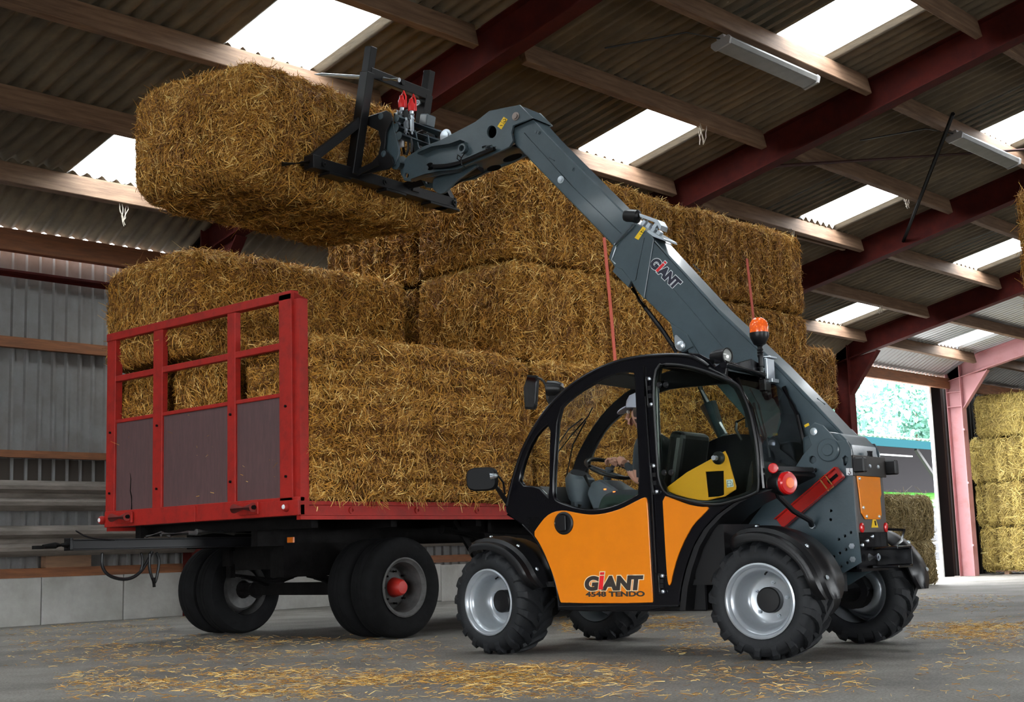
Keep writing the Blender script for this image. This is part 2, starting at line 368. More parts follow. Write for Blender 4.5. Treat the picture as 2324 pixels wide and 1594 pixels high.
# ================================================================== THE BARN
SL=.225
def pb(Y): return 5.58+SL*(17.88-Y)          # underside of the purlins
YW=17.88
FX=[5.45+6.6*i for i in range(8)]            # the steel frames along the barn
def floorz(x,y):
    t=min(1,max(0,(x-13)/20)); t=t*t*(3-2*t); return -.3*t*(1 if y<40 else 1)
# floor
b=MB(); xs=[-14+2.0*i for i in range(38)]; ys=[-14+2.0*i for i in range(17)]+[18.3]
for x in xs:
    for y in ys: b.v.append((x,y,floorz(x,y)))
ny=len(ys); b.f=[(i*ny+j,(i+1)*ny+j,(i+1)*ny+j+1,i*ny+j+1) for i in range(len(xs)-1) for j in range(ny-1)]
m=mat('asphalt_floor',(.115,.108,.10),.72); n=m.node_tree; p=n.nodes['Principled BSDF']
tc=n.nodes['Texture Coordinate']
def noise(sc_,det=5,st=None):
    t=n.nodes.new('ShaderNodeTexNoise'); t.inputs['Scale'].default_value=sc_; t.inputs['Detail'].default_value=det; t.inputs['Roughness'].default_value=.7
    mp=n.nodes.new('ShaderNodeMapping'); 
    if st: mp.inputs['Scale'].default_value=st
    n.links.new(tc.outputs['Object'],mp.inputs[0]); n.links.new(mp.outputs[0],t.inputs['Vector']); return t
t1=noise(.75,8,(1,1,1)); t2=noise(55,3); cr=n.nodes.new('ShaderNodeValToRGB'); cr.color_ramp.elements[0].position=.35; cr.color_ramp.elements[1].position=.68
cr.color_ramp.elements[0].color=(.125,.115,.103,1); cr.color_ramp.elements[1].color=(.285,.268,.245,1); n.links.new(t1.outputs['Fac'],cr.inputs[0])
cr2=n.nodes.new('ShaderNodeValToRGB'); cr2.color_ramp.elements[0].position=.3; cr2.color_ramp.elements[1].position=.75; cr2.color_ramp.elements[0].color=(.5,.5,.5,1); cr2.color_ramp.elements[1].color=(1.5,1.48,1.44,1)
n.links.new(t2.outputs['Fac'],cr2.inputs[0]); mu=n.nodes.new('ShaderNodeMixRGB'); mu.blend_type='MULTIPLY'; mu.inputs[0].default_value=1
n.links.new(cr.outputs[0],mu.inputs[1]); n.links.new(cr2.outputs[0],mu.inputs[2]); n.links.new(mu.outputs[0],p.inputs['Base Color'])
bp=n.nodes.new('ShaderNodeBump'); bp.inputs['Strength'].default_value=.55; bp.inputs['Distance'].default_value=.02; n.links.new(t2.outputs['Fac'],bp.inputs['Height']); n.links.new(bp.outputs[0],p.inputs['Normal'])
b.build('floor',m,kind='structure',smooth=True)

# roof: corrugated sheets, row by row, each lapping the next at a purlin
SHW=1.32; NS=5
PY=[16.8,15.03,13.15,11.3,9.5,7.7,5.9,4.1,2.3]
rows=[(18.45,16.75)]+[(PY[i]+.16,PY[i+1]) for i in range(len(PY)-1)]
def sheet_mesh(y0,y1,wd,waves,lift):
    nx=waves*6; v=[]
    for t,(yy) in enumerate((y0,y1)):
        for i in range(nx+1):
            x=wd*i/nx; z=SL*(y0-yy)+.043*math.cos(2*math.pi*i/6)+(.0 if t==1 else lift); v.append((x,yy-y0,z))
    f=[(i,i+1,nx+2+i,nx+1+i) for i in range(nx)]
    me=bpy.data.meshes.new('roof_sheet'); me.from_pydata(v,[],f); 
    me.polygons.foreach_set('use_smooth',[True]*len(me.polygons)); return me
ceil=empty('ceiling'); ceil['kind']='structure'
nwin=0
for ri,(y0,y1) in enumerate(rows):
    me=sheet_mesh(y0,y1,SHW,6,.012); me.materials.append(M_sheet)
    mes=sheet_mesh(y0,y1,SHW+.08,6,.012); mes.materials.append(M_skyl)
    z=pb(y0)+.335
    if ri==0:
        nx=36; v=[(SHW*i/nx,yy,zz+.033*math.cos(2*math.pi*i/6)) for yy,zz in ((17.92,5.535),(16.75,pb(16.75)+.335)) for i in range(nx+1)]
        me=bpy.data.meshes.new('eave_sheet'); me.from_pydata(v,[],[(i,i+1,nx+2+i,nx+1+i) for i in range(nx)]); me.materials.append(M_sheet); me.polygons.foreach_set('use_smooth',[True]*nx)
    for k in range(-3,7):
        for j in range(NS):
            X=5.45+6.6*k+SHW*j
            if X>46: continue
            sky=(ri in (1,3,5,7)) and j==3-(1 if 0 else 0) and k>=-2
            if sky:
                nwin+=1; o=link('window_%d'%nwin,mes,None,kind='structure'); o.location=(9.2+6.6*k-(.55 if k==1 and ri in(3,5) else 0)+(-1.0 if k>=1 else 0)+ (.55 if k==1 else 0),y0,z+.012)
                continue
            if k>=4:  # bays by the doorway: yard light put into a paler, shinier sheet
                if 'lit_sheet' not in me: 
                    me2=me.copy(); me2.materials.clear(); me2.materials.append(mat('yard_lit_sheet',(.42,.43,.44),.32,metal=.75)); me['lit_sheet']=me2.name
                o=link('roof_sheet',bpy.data.meshes[me['lit_sheet']],None,ceil)
            else: o=link('roof_sheet',me,None,ceil)
            o.location=(X,y0,z) if ri else (X,0,0)
# remaining roof beyond the picture: rest of this slope, the ridge and the far slope
b=MB(); zr=pb(2.3)+.3+SL*2.3
b.add([(-14,2.45,pb(2.3)+.3),(48,2.45,pb(2.3)+.3),(48,0,zr),(-14,0,zr),(-14,-14,zr-14*SL),(48,-14,zr-14*SL)],[(0,1,2,3),(3,2,5,4)])
b.build('roof_sheet',M_sheet,ceil)
# purlins
ang=-math.atan(SL)
for k in range(-3,7):
    x0=5.45+6.6*k+.62; x1=x0+5.75
    if x1>47: continue
    b=MB(); c=math.cos(ang); 
    b.box((0,0,.15),(x1-x0,.11,.30),rot=(ang,0,0)); me=b.mesh('purlin'); me.materials.append(M_wood)
    for i,y in enumerate(PY[:-2]):
        o=link('purlin',me,None,ceil); dy=RNG.uniform(-.05,.05); o.location=((x0+x1)/2,y+dy,pb(y+dy)); o.rotation_euler=(0,RNG.uniform(-.004,.004),RNG.uniform(-.006,.006))
        bv=o.modifiers.new('b','BEVEL'); bv.width=.008; bv.segments=1
    # eave beam
    b=MB(); b.bb((5.45+6.6*k,17.70,5.18),(5.45+6.6*(k+1),17.84,5.49)); b.build('eave_beam',M_woodo,ceil,bevel=.008)
for nm,segs in (('wall_front_unseen',[((-12.1,-14,-.1),(-12,18.05,0)),((-12.1,-14,4.2),(-12,18.05,8.9)),((-12.1,6.5,0),(-12,18.05,4.3)),((-12.1,-14,0),(-12,-5.0,4.3))]),
                ('wall_side_unseen',[((-12,-14.1,4.0),(48,-14,6.6)),((-12,-14.1,0),(-6,-14,4.1)),((4,-14.1,0),(16,-14,4.1)),((30,-14.1,-.3),(48,-14,4.1))])):
    wv_=empty(nm); wv_['kind']='structure'  # unseen walls, put in to darken reflections; their openings shape the incoming light
    for lo,hi in segs: b=MB(); b.bb(lo,hi); b.build('cladding_panel',mat('brown_board_cladding',(.10,.085,.07),.8),wv_)
b=MB(); b.bar((19.3,13.45,pb(13.3)+.16),(24.6,13.35,pb(13.3)+.16),.07,.26); b.build('doubled_purlin',M_wood,ceil,bevel=.006)

# steel portal frames
def ibeam(b,p0,p1,h,wd,up,tf=.02,tw=.014):
    p0=Vector(p0);p1=Vector(p1);d=(p1-p0).normalized();u=Vector(up);sd=d.cross(u).normalized();u=sd.cross(d).normalized()
    for s in(-1,1): b.bar(p0+u*s*(h/2-tf/2),p1+u*s*(h/2-tf/2),wd,tf,u)
    b.bar(p0,p1,tw,h-2*tf,u); return u
for fi,X in enumerate(FX[:7]):
    fr=empty('trim_%d'%(fi+1)); fr['kind']='structure'; mm=M_framelit if fi==5 else M_frame
    b=MB(); h=.52; zb=lambda Y:5.36+SL*(17.88-Y)
    p0=Vector((X,17.75,zb(17.75)+h/2)); p1=Vector((X,0,zb(0)+h/2)); ibeam(b,p0,p1,h,.24,(0,0,1)); b.build('rafter',mm,fr)
    b=MB(); p2=Vector((X,-14,zb(0)+h/2-14*SL)); ibeam(b,p1,p2,h,.24,(0,0,1)); b.build('rafter',mm,fr)
    zf=floorz(X,17.8); b=MB(); ibeam(b,(X,17.55,zf),(X,17.55,5.95),.46,.30,(0,1,0))
    if fi==5:
        for zz in (5.05,4.62): b.bb((X-.15,17.34,zz),(X+.15,17.76,zz+.02))
    b.build('column',mm,fr)
    b=MB(); b.bar((X,17.32,4.55),(X,16.5,5.62),.2,.02,(0,-.8,.6)); b.prism([(X-.007,17.32,4.6),(X-.007,16.5,5.62),(X-.007,17.32,5.5)],(.014,0,0)); b.build('haunch',mm,fr)
    if fi==5:
        for zz in (.55,2.35,3.9):
            b=MB(); b.bb((X-.15,17.33,zz),(X-.03,17.325,zz+.02)); b.bb((X-.24,17.25,zz),(X-.02,17.32,zz+.06)); b.build('cleat',mm,fr)
# wind bracing rods
b=MB(); b.tube([(20.2,8.9,7.45),(25.3,12.4,6.75)],.035,6); tag(b.build('trim_8',M_dkmetal),kind='structure')
b=MB(); b.tube([(19.0,11.6,6.95),(25.0,8.1,7.75)],.03,6); tag(b.build('trim_9',mat('dark_rod',(.04,.012,.01),.8)),kind='structure')

# side wall with cladding, girts, guard rails, concrete blocks
wl=empty('wall_left'); wl['kind']='structure'
def clad(b,x0,x1,z0,z1,y=18.05,pitch=.2095,ph=9.2496):
    k0=math.floor((x0-ph)/pitch)-1; x=ph+k0*pitch; pts=[]
    while x<x1+pitch:
        for dx,dy in ((-.032,0),(-.018,-.045),(.018,-.045),(.032,0)): 
            if x0<=x+dx<=x1: pts.append((x+dx,y+dy))
        x+=pitch
    A=[(px,py,z0) for px,py in pts];B=[(px,py,z1) for px,py in pts]; b.loft(A,B)
X0,X1=-14,31.7
for i,xa in enumerate(np.arange(X0,X1,1.05*1.9952)):
    xb=min(xa+1.05*1.9952+.03,X1)
    b=MB(); clad(b,xa,xb,.55,5.30,y=18.05+(.004 if i%2 else 0)); b.build('cladding_panel',M_clad,wl)
b=MB(); b.bb((X0,17.9,3.85),(X1,18.0,4.0)); b.build('girt',M_woodo,wl)
b=MB(); b.bb((X0,17.9,2.31),(X1,18.0,2.41)); b.build('girt',M_woodo,wl)
b=MB(); b.bb((X0,17.88,.65),(X1,18.06,.78)); b.build('girt',M_woodo,wl)
b=MB(); b.bb((9.72,17.86,.78),(10.42,18.0,.96)); b.build('timber_block',M_woodp,wl)
b=MB(); b.tube([(X0,17.9,4.9),(X1,17.9,4.9)],.10,8); b.build('rail',M_frame,wl)
b=MB(); b.bb((X0,18.0,2.0),(X1,18.04,2.3)); b.build('shade_strip',mat('shaded_board',(.05,.04,.032),.9),wl)  # shade of the gap under the girt, put in as a dark strip
# the louvre strip keeps the ribs: pale ribs in front of a strip of painted shade
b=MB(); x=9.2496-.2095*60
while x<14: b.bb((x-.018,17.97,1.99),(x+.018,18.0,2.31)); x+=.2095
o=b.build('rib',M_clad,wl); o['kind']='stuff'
def guard(zt,h,y=17.72,xa=X0,xb=X1):
    prof=[(0,0),(.05,.03),(.085,.07),(.085,.12),(.02,.17),(.02,.23),(.085,.28),(.085,.33),(.05,.37),(0,.40)]
    k=h/.40; b=MB()
    A=[(xa,y-p,zt-q*k) for p,q in prof];B=[(xb,y-p,zt-q*k) for p,q in prof]; b.loft(A,B)
    A=[(xa,y-p+.008,zt-q*k) for p,q in prof];B=[(xb,y-p+.008,zt-q*k) for p,q in prof]; b.loft(A,B); return b
for zt in (1.98,1.36):
    for xa,xb in ((X0,2.2),(2.2,6.2),(6.2,10.25),(10.2,14.25),(14.2,18.2),(18.2,X1)):
        o=guard(zt,.42,17.72-(.012 if xa in(2.2,10.2,18.2) else 0),xa,xb).build('guard_rail',M_galv,wl,smooth=True)
bm_=MB().bb((-.634,-.12,0),(.634,.12,.65)); me=bm_.mesh('concrete_block'); me.materials.append(M_conc)
x=9.622-1.282*19+.641
while x<31.5:
    o=link('concrete_block',me,None,wl); o.location=(x,17.9+RNG.uniform(-.008,.008),floorz(x,17.9)); o.rotation_euler=(0,0,RNG.uniform(-.004,.004))
    bv=o.modifiers.new('b','BEVEL'); bv.width=.012; bv.segments=2; x+=1.282
# far end of the barn beyond the opening: dark closed wall
wb=empty('wall_right'); wb['kind']='structure'
for i in range(8):
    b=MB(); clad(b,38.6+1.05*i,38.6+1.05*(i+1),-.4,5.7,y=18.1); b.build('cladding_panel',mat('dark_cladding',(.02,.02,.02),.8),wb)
b=MB(); b.bb((37.72,17.95,-.4),(38.3,18.05,5.4)); b.build('door_post',M_dark,wb)
b=MB(); b.bb((37.62,17.96,-.4),(37.71,18.04,5.3)); b.build('door_edge',mat('white_edge',(.8,.85,.85),.6),wb)
we=empty('wall_back'); we['kind']='structure'
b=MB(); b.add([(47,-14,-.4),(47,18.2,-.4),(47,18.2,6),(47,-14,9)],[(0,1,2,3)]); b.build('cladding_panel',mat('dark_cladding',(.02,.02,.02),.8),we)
# fluorescent fittings under the purlins
def lamp(x0,x1,y,label):
    r=empty('ceiling_light',((x0+x1)/2,y,pb(y)-.02),0); L=(x1-x0)
    tag(r,label,'ceiling light','fluorescent fittings under the purlins'); r.rotation_euler=(-math.atan(SL),0,0)
    b=MB(); b.box((0,0,-.03),(L,.12,.06)); b.build('housing',mat('grey_white_housing',(.35,.35,.36),.6),r,bevel=.006)
    b=MB(); pr=[(-.13,-.06),(-.15,-.10),(-.11,-.17),(.11,-.17),(.15,-.10),(.13,-.06)]
    b.prism([(-L/2+.03,p,q) for p,q in pr],(L-.06,0,0)); b.build('diffuser',M_lampgrey,r,bevel=.01)
    for s in(-1,1):
        b=MB(); b.prism([(s*L/2-.02,p*1.08,q*1.06) for p,q in pr],(.04,0,0)); b.build('end_cap',mat('grey_white_housing',(.35,.35,.36),.6),r)
    b=MB(); b.tube([(-L/2,0,-.05),(-L/2-.3,.3,.12),(-L/2-.9,1.2,.2)],.012,6); b.build('cable',M_plastic,r)
lamp(14.6,16.85,9.52,'dusty grey fluorescent fitting under the purlin, upper right')
lamp(21.15,23.5,9.35,'greenish grey fluorescent fitting under the purlin at the right edge')
# cobwebs hanging from the purlins
def cobweb(x,y,L,label):
    z=pb(y); b=MB(); 
    for i in range(5):
        dx,dy=random.uniform(-.06,.06),random.uniform(-.05,.05); pts=[(x+dx*2,y+dy,z)]
        for k in range(1,6): pts.append((x+dx*(2-k*.35)+random.uniform(-.025,.025),y+dy,z-L*k/5*random.uniform(.85,1.05)))
        b.tube(pts,.007,4)
    tag(b.build('cobweb',M_web),label,'cobweb','cobwebs on the purlins')
cobweb(9.35+.85,16.75,.30,'cobweb strand hanging from the lowest purlin at the left')
cobweb(16.65,11.25,.30,'ragged cobweb hanging from the purlin right of the middle roof light')
cobweb(23.3,11.3,.16,'cobweb wisp at the corner of the distant roof light')
cobweb(22.2,13.1,.32,'cobweb strands hanging from the doubled purlin above the straw stack')
cobweb(29.1,14.95,.18,'cobweb loop beside the lowest roof light above the doorway')

# ------------------------------------------------------------------ outside
b=MB(); b.add([(-60,18.3,-.32),(260,18.3,-.32),(260,200,-.32),(-60,200,-.32)],[(0,1,2,3)])
b.build('ground',mat('pale_yard',(.42,.42,.40),.9,var=.1),kind='structure')
b=MB(); b.add([(-60,-14,-.32),(-14,-14,-.32),(-14,18.3,-.32),(-60,18.3,-.32),(-60,-60,-.32),(60,-60,-.32),(60,-14,-.32)],[(0,1,2,3),(4,5,6,1,0)])
b.build('ground',mat('yard_before_barn',(.25,.24,.22),.9,var=.1),kind='structure')
sh=empty('open_shed',(62,32,-.3)); tag(sh,'open farm shed with corrugated roof and teal eave beyond the doorway','shed')
b=MB(); nx=150
for t in range(2):
    for i in range(nx*4+1): b.v.append((-12+.072*i*1.6,0 if t==0 else 10,6.15+(0 if t==0 else 1.6)+.05*math.cos(math.pi*i/2)))
N=nx*4+1; b.f=[(i,i+1,N+i+1,N+i) for i in range(N-1)]
b.build('roof',mat('pale_roof_sheet',(.62,.62,.6),.7),sh,smooth=True)
b=MB(); b.bb((-12,-.05,5.66),(60,.05,6.06)); b.build('fascia',M_teal,sh)
for i in range(6): b=MB(); b.bar((-8+7.2*i,.3,0),(-8+7.2*i,.3,5.7),.2,.2,(0,1,0)); b.build('post',mat('dark_shed_timber',(.02,.018,.018),.8),sh)
for i in range(6): b=MB(); b.bar((-8+7.2*i,.3,3.6),(-10.4+7.2*i,.5,5.7),.16,.16); b.build('brace',mat('dark_shed_timber',(.02,.018,.018),.8),sh)
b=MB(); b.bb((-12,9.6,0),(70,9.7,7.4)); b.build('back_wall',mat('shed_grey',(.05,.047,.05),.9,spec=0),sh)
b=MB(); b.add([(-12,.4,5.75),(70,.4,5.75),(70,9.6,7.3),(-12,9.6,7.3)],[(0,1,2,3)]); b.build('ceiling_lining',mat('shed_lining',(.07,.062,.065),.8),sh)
b=MB(); b.bb((1.2,1.0,5.35),(4.6,1.1,5.42)); b.build('tube_lamp',M_white,sh)
# silage wrap in the shed
b=MB()
for i in range(40):
    for j in range(9):
        t=math.pi*j/8; x=54+i*.55; b.v.append((x,34.5-1.1*math.cos(t),2.55+.75*math.sin(t)+.03*math.sin(i*1.3+j)))
b.f=[(i*9+j,(i+1)*9+j,(i+1)*9+j+1,i*9+j+1) for i in range(39) for j in range(8)]
tag(b.build('silage_clamp',M_green,smooth=True),'green plastic silage cover in the open shed','silage cover')
b=MB(); b.bb((54,33.3,-.3),(76,33.5,2.45)); tag(b.build('low_wall',mat('dark_board_wall',(.05,.05,.055),.8)),'dark low wall under the green silage cover','wall')
# railing gate outside
g=empty('yard_gate',(64.2,30,-.3)); tag(g,'pale tubular gate beyond the doorway right of the hay bales','gate')
for k in range(5): b=MB(); b.cyl((-3,0,.5+.42*k),(6,0,.5+.42*k),.05,6); b.build('rail',M_zinc,g)
for x in (-3,-.0,3,6): b=MB(); b.cyl((x,0,0),(x,0,2.4),.06,6); b.build('post',M_zinc,g)
# trees
def tree(x,y,h,r,label,sd):
    root=empty('tree',(x,y,-.3)); tag(root,label,'tree','hazy trees beyond the shed')
    b=MB(); b.tube([(0,0,0),(.2,.1,h*.4),(-.2,0,h*.75)],[.4,.3,.12],8); b.build('trunk',M_wood,root)
    rg=np.random.default_rng(sd); n=5200; cl=rg.normal(size=(16,3)); cl/=np.linalg.norm(cl,axis=1)[:,None]; cc=cl*np.array([r,r,h*.36])*rg.uniform(.45,.9,(16,1))+np.array([0,0,h*.58])
    d=rg.normal(size=(n,3)); d/=np.linalg.norm(d,axis=1)[:,None]; P=cc[rg.integers(0,16,n)]+d*r*.42*rg.uniform(.8,1.05,(n,1))
    a=rg.normal(size=(n,3)); a/=np.linalg.norm(a,axis=1)[:,None]; bb=np.cross(a,d); s=rg.uniform(.22,.5,(n,1))
    V=np.stack([P-a*s,P+bb*s*.7,P+a*s,P-bb*s*.7],1).reshape(-1,3); F=np.arange(n*4).reshape(-1,4)
    blade_obj('foliage',V,F,np.zeros(n),M_tree,root,kind=None)
ti=0
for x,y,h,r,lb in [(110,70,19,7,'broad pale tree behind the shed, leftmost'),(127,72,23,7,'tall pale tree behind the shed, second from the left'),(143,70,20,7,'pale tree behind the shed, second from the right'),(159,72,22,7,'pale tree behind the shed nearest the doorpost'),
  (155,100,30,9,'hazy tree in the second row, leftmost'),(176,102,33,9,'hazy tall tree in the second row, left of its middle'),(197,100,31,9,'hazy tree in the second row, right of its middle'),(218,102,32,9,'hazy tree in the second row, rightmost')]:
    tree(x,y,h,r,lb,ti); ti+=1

# ================================================================== STRAW AND HAY
ST=(M_score,M_sbl); HY=(M_hcore,M_hbl); YL=(M_ycore,M_ybl)
D=3200
B1=1.31
LOWB=[]
for i,x in enumerate((7.99,11.08,14.17)):
    nm=['first','middle','rearmost'][i]
    LOWB.append(bale('upright straw bale on the trailer bed, near side, '+['right behind the red headboard','middle of three behind the cab mirror','rearmost seen through the cab'][i],(3.05,1.08,1.57),(x+1.525,10.36,B1),mats=ST,dens=[4200,3600,2200][i],faces='-y,+z,-x' if i==0 else '-y,+z',seed=i*3.1,band=1,group='straw bales on the trailer bed'))
bale('straw bale on the trailer bed behind the middle headboard panel',(3.05,1.12,1.5),(9.52,11.6,B1),mats=ST,dens=3000,faces='-x,+z',seed=11,group='straw bales on the trailer bed')
bale('straw bale on the trailer bed behind the far left headboard panel',(3.05,1.0,1.52),(9.52,12.72,B1),mats=ST,dens=3000,faces='-x,+z',seed=13,group='straw bales on the trailer bed')
bale('long straw bale lying on top behind the red headboard',(3.08,1.72,1.16),(9.48,12.58,2.87),mats=ST,dens=3600,faces='-x,-y,+z',seed=17,group='straw bales stacked on the load',r=.17)
for j,z in enumerate((2.88,4.03)):
    for i,x in enumerate((10.93,14.07)):
        bale(['lower','upper'][j]+' strapped straw bale of the tall stack, '+['front one beside the lifted bale','rear one behind the boom'][i],(3.1,1.6,1.14),(x+1.55,10.75,z),mats=ST,dens=3400,faces='-x,-y,+z' if i==0 else ('-y,+z,+x'),seed=23+i*5+j*7,group='straw bales stacked on the load',r=.13)
for j,z in enumerate((2.88,4.03)):
    bale(['lower','upper'][j]+' straw bale with ribbed end, standing behind the tall stack under the lifted bale',(3.1,1.72,1.12),(12.7,12.56,z),mats=ST,dens=2800,faces='-x,+z',seed=41+j,group='straw bales stacked on the load',rib=1)
    
# the lifted bale
ct,st=math.cos(.031),math.sin(.031); fw=MFW*ct+Vector((0,0,1))*st; up=-MFW*st+Vector((0,0,1))*ct; lat=-MLF
def mW(a,b_,z): return M0+MFW*a+MLF*b_+Vector((0,0,z))
o=mW(4.58,.56,4.20); LL,DD,HH=2.80,1.70,1.10
cen=o+lat*LL/2+fw*DD/2
Mx=Matrix((lat,fw,up)).transposed().to_4x4(); Mx.translation=cen
bale('big straw bale held up in the air on the loader spikes',(LL,DD,HH+.06),M=Mx,mats=ST,dens=5200,faces='-x,-y,+z,-z',seed=51,r=.24,taper=.13,bulge=.16,wid=(.004,.008))
# hay stack behind the load, right
for k,z in enumerate((-.2,.93,2.06,3.2)):
    bale('dull hay bale in the column behind the strapped straw stack, '+['bottom','second from the floor','third from the floor','top'][k],(2.8,2.0,1.14),(21.1+RNG.uniform(-.1,.15),13.55+RNG.uniform(-.08,.08),z),mats=HY if k<2 else (M_score,M_sbl),dens=900,faces='-y,+x',seed=61+k,group='hay column behind the load',blade=(.1,.28),wid=(.006,.01),r=.16)
# hay stack by the doorway
for k,z in enumerate((-.28,.76)):
    bale(['lower','upper'][k]+' brown hay bale of the pair by the open doorway',(2.2,2.0,1.04),(30.25,16.05,z),mats=HY,dens=1100,faces='-x,-y,+z',seed=71+k,group='hay bales by the doorway',blade=(.12,.32),wid=(.008,.014),r=.2,rib=0)
# pale hay at far right
lb=['bottom','second','third','top']
for k in range(4):
    for j in range(2):
        z=-.18+1.31*k; grn=(k==3)
        bale('pale '+('greenish ' if grn else '')+'hay bale in the stack right of the pink column, '+lb[k]+[' left',' right'][j],(1.3,2.0,1.28),(40.3,16.66-2.02*j+(-.1 if k==3 else (.12 if k==2 else 0)),z),mats=YL,dens=1300,faces='-x,+y',seed=81+k+j*10,group='pale hay stack',blade=(.12,.34),wid=(.008,.016),rib=1 if k<3 else 0,r=.2)
pl=empty('pallet',(40.3,16.0,-.33)); tag(pl,'wooden pallet under the pale hay stack','pallet')
for i in range(5): b=MB(); b.bb((-.65+.28*i,-1.7,.11),(-.47+.28*i,1.3,.14)); b.build('slat',M_woodp,pl)
for y in (-1.5,-.3,.9): 
    b=MB(); b.bb((-.62,y,.0),(-.45,y+.15,.11)); b.build('block',M_woodp,pl); 
# straw stack at the right edge, only its side shows
for k,(z,dy) in enumerate(((-.05,-.55),(1.15,-.5),(2.4,0),(3.65,.02))):
    bale('orange straw bale at the extreme right edge of the frame, '+lb[k],(2.4,1.6,1.22),(16.85,5.42+dy,z),mats=ST,dens=2400 if k>1 else 500,faces='-x,+y',seed=91+k,group='straw stack at the right edge',blade=(.1,.3),wid=(.004,.008),r=.12)
# stalks hanging down over the side rail
for q_,xa_ in enumerate((7.99,11.08)):
    n_=480; P=np.stack([RNG.uniform(xa_,xa_+3.0,n_),9.855+RNG.uniform(-.03,.01,n_),1.335+RNG.normal(0,.035,n_)],1); P=P[(np.sin(P[:,0]*9)+np.sin(P[:,0]*23)+RNG.normal(0,.6,n_))>-.3]
    n_=len(P); Tn=np.stack([RNG.normal(0,.7,n_),RNG.normal(-.2,.2,n_),-np.abs(RNG.normal(1,.4,n_))],1); Tn/=np.linalg.norm(Tn,axis=1)[:,None]; Nn=np.tile([0,-1.,0],(n_,1))
    V_,F_,t_=blades(P,Nn,Tn,RNG.uniform(.05,.16,n_)*np.where(RNG.random(n_)<.06,1.6,1),RNG.uniform(.004,.008,n_),np.abs(RNG.normal(0,.2,n_)),RNG.beta(2,2,n_)); V_-=np.array([xa_+1.525,10.36,B1])
    blade_obj('hanging_stalks',V_,F_,t_,M_sbl,LOWB[q_])
# red ratchet straps over the stack
def strapz(x0,x1,z0,z1,label,y0=9.86,y1=9.86):
    b=MB(); pts=[]
    n_=10
    for i in range(n_+1):
        t=i/n_; pts.append((x0+(x1-x0)*t,y0+(y1-y0)*t-.02*math.sin(3*t),z0+(z1-z0)*t))
    for i in range(n_): b.bar(pts[i],pts[i+1],.055,.006,(0,-1,0))
    tag(b.build('load_strap',M_strap),label,'strap','red straps over the straw stack')
strapz(12.42,12.60,4.45,1.32,'red strap running down the straw stack beside the boom')
strapz(15.49,15.72,4.62,1.32,'dull red strap running down the stack behind the beacon')

# loose straw on the floor
def scatter(name,label,regs,dens,m=M_sbl,L=(.02,.085),W=(.0025,.005)):
    Ps=[]
    for (x0,y0,x1,y1,k) in regs:      # picture-frame boxes dropped onto the floor
        a=gz(x0,y0); c=gz(x1,y1); d=gz(x1,y0); e=gz(x0,y1)
        ar=((a-d).cross(a-e)).length; nn=int(ar*dens*k)
        u=RNG.beta(1.6,1.6,(nn,1)); v=RNG.beta(1.8,1.8,(nn,1))
        A,Bq,Cq,Dq=[np.array(q) for q in (a,d,c,e)]
        p=(A*(1-u)+Bq*u)*(1-v)+(Dq*(1-u)+Cq*u)*v
        keep=(nz3(p*np.array([1,1,0]),2.3,x0)+nz3(p,6,y0)*.6+RNG.normal(0,.45,nn))>.05
        Ps.append(p[keep])
    P=np.concatenate(Ps); P=P[P[:,1]<17.5]; n_=len(P); P[:,2]=[floorz(x,y)+.002 for x,y in P[:,:2]]
    N=np.tile([0,0,1.],(n_,1)); N[:,:2]+=RNG.normal(0,.1,(n_,2)); N/=np.linalg.norm(N,axis=1)[:,None]
    T=RNG.normal(size=(n_,3)); T-=N*np.sum(T*N,1)[:,None]; T/=np.linalg.norm(T,axis=1)[:,None]
    V,F,t=blades(P,N,T,RNG.uniform(*L,n_)*np.where(RNG.random(n_)<.08,2,1),RNG.uniform(*W,n_),np.abs(RNG.normal(0,.08,n_)),RNG.beta(2,1.5,n_))
    o=blade_obj(name,V,F,t,m,None); tag(o,label,'straw',kind='stuff')
scatter('scattered_straw','loose straw strewn over the grey floor in front of the wheels',
  [(120,1515,1500,1594,1.3),(950,1500,1480,1560,1.4),(0,1440,1050,1520,.28),(1250,1395,1600,1440,.8),(1480,1500,2000,1594,.45),(700,1560,2324,1594,.2),(1500,1420,1700,1500,.35),(2060,1480,2324,1560,.15),(0,1400,420,1450,.10)],620)
scatter('swept_straw','band of golden straw on the floor right of the rear wheels',[(2050,1412,2330,1455,1.6),(2150,1400,2330,1480,.5),(2180,1450,2330,1485,.3),(2030,1330,2324,1400,.08)],560)

# ================================================================== THE TRAILER
TX,TY0,TY1=7.88,9.90,13.20
tr=empty('flatbed_trailer',(0,0,0)); tag(tr,'red flatbed farm trailer with plywood headboard loaded with straw bales','trailer')
def hb(x,y,dx=0): q=pX(x,y,TX); return q
# bed
b=MB(); b.bb((TX,TY0+.07,1.19),(17.4,TY1-.07,1.30)); b.build('bed',M_dkmetal,tr)
b=MB(); L=17.4-TX
b.add([(TX,TY0+.06,1.325),(TX,TY0,1.32),(TX,TY0,1.285),(TX,TY0+.02,1.28),(TX,TY0+.02,1.19),(TX,TY0,1.185),(TX,TY0,1.15),(TX,TY0+.06,1.15)]+[(17.4-.0,a,c-.03) for a,c in ((TY0+.06,1.325),(TY0,1.32),(TY0,1.285),(TY0+.02,1.28),(TY0+.02,1.19),(TY0,1.185),(TY0,1.15),(TY0+.06,1.15))],
 [(i,i+1,i+9,i+8) for i in range(7)]+[(7,0,8,15),tuple(range(8)),tuple(range(15,7,-1))]); b.build('side_rail',M_red,tr)
b=MB(); b.bb((TX,TY1-.06,1.15),(17.4,TY1,1.32)); b.build('side_rail',M_red,tr)
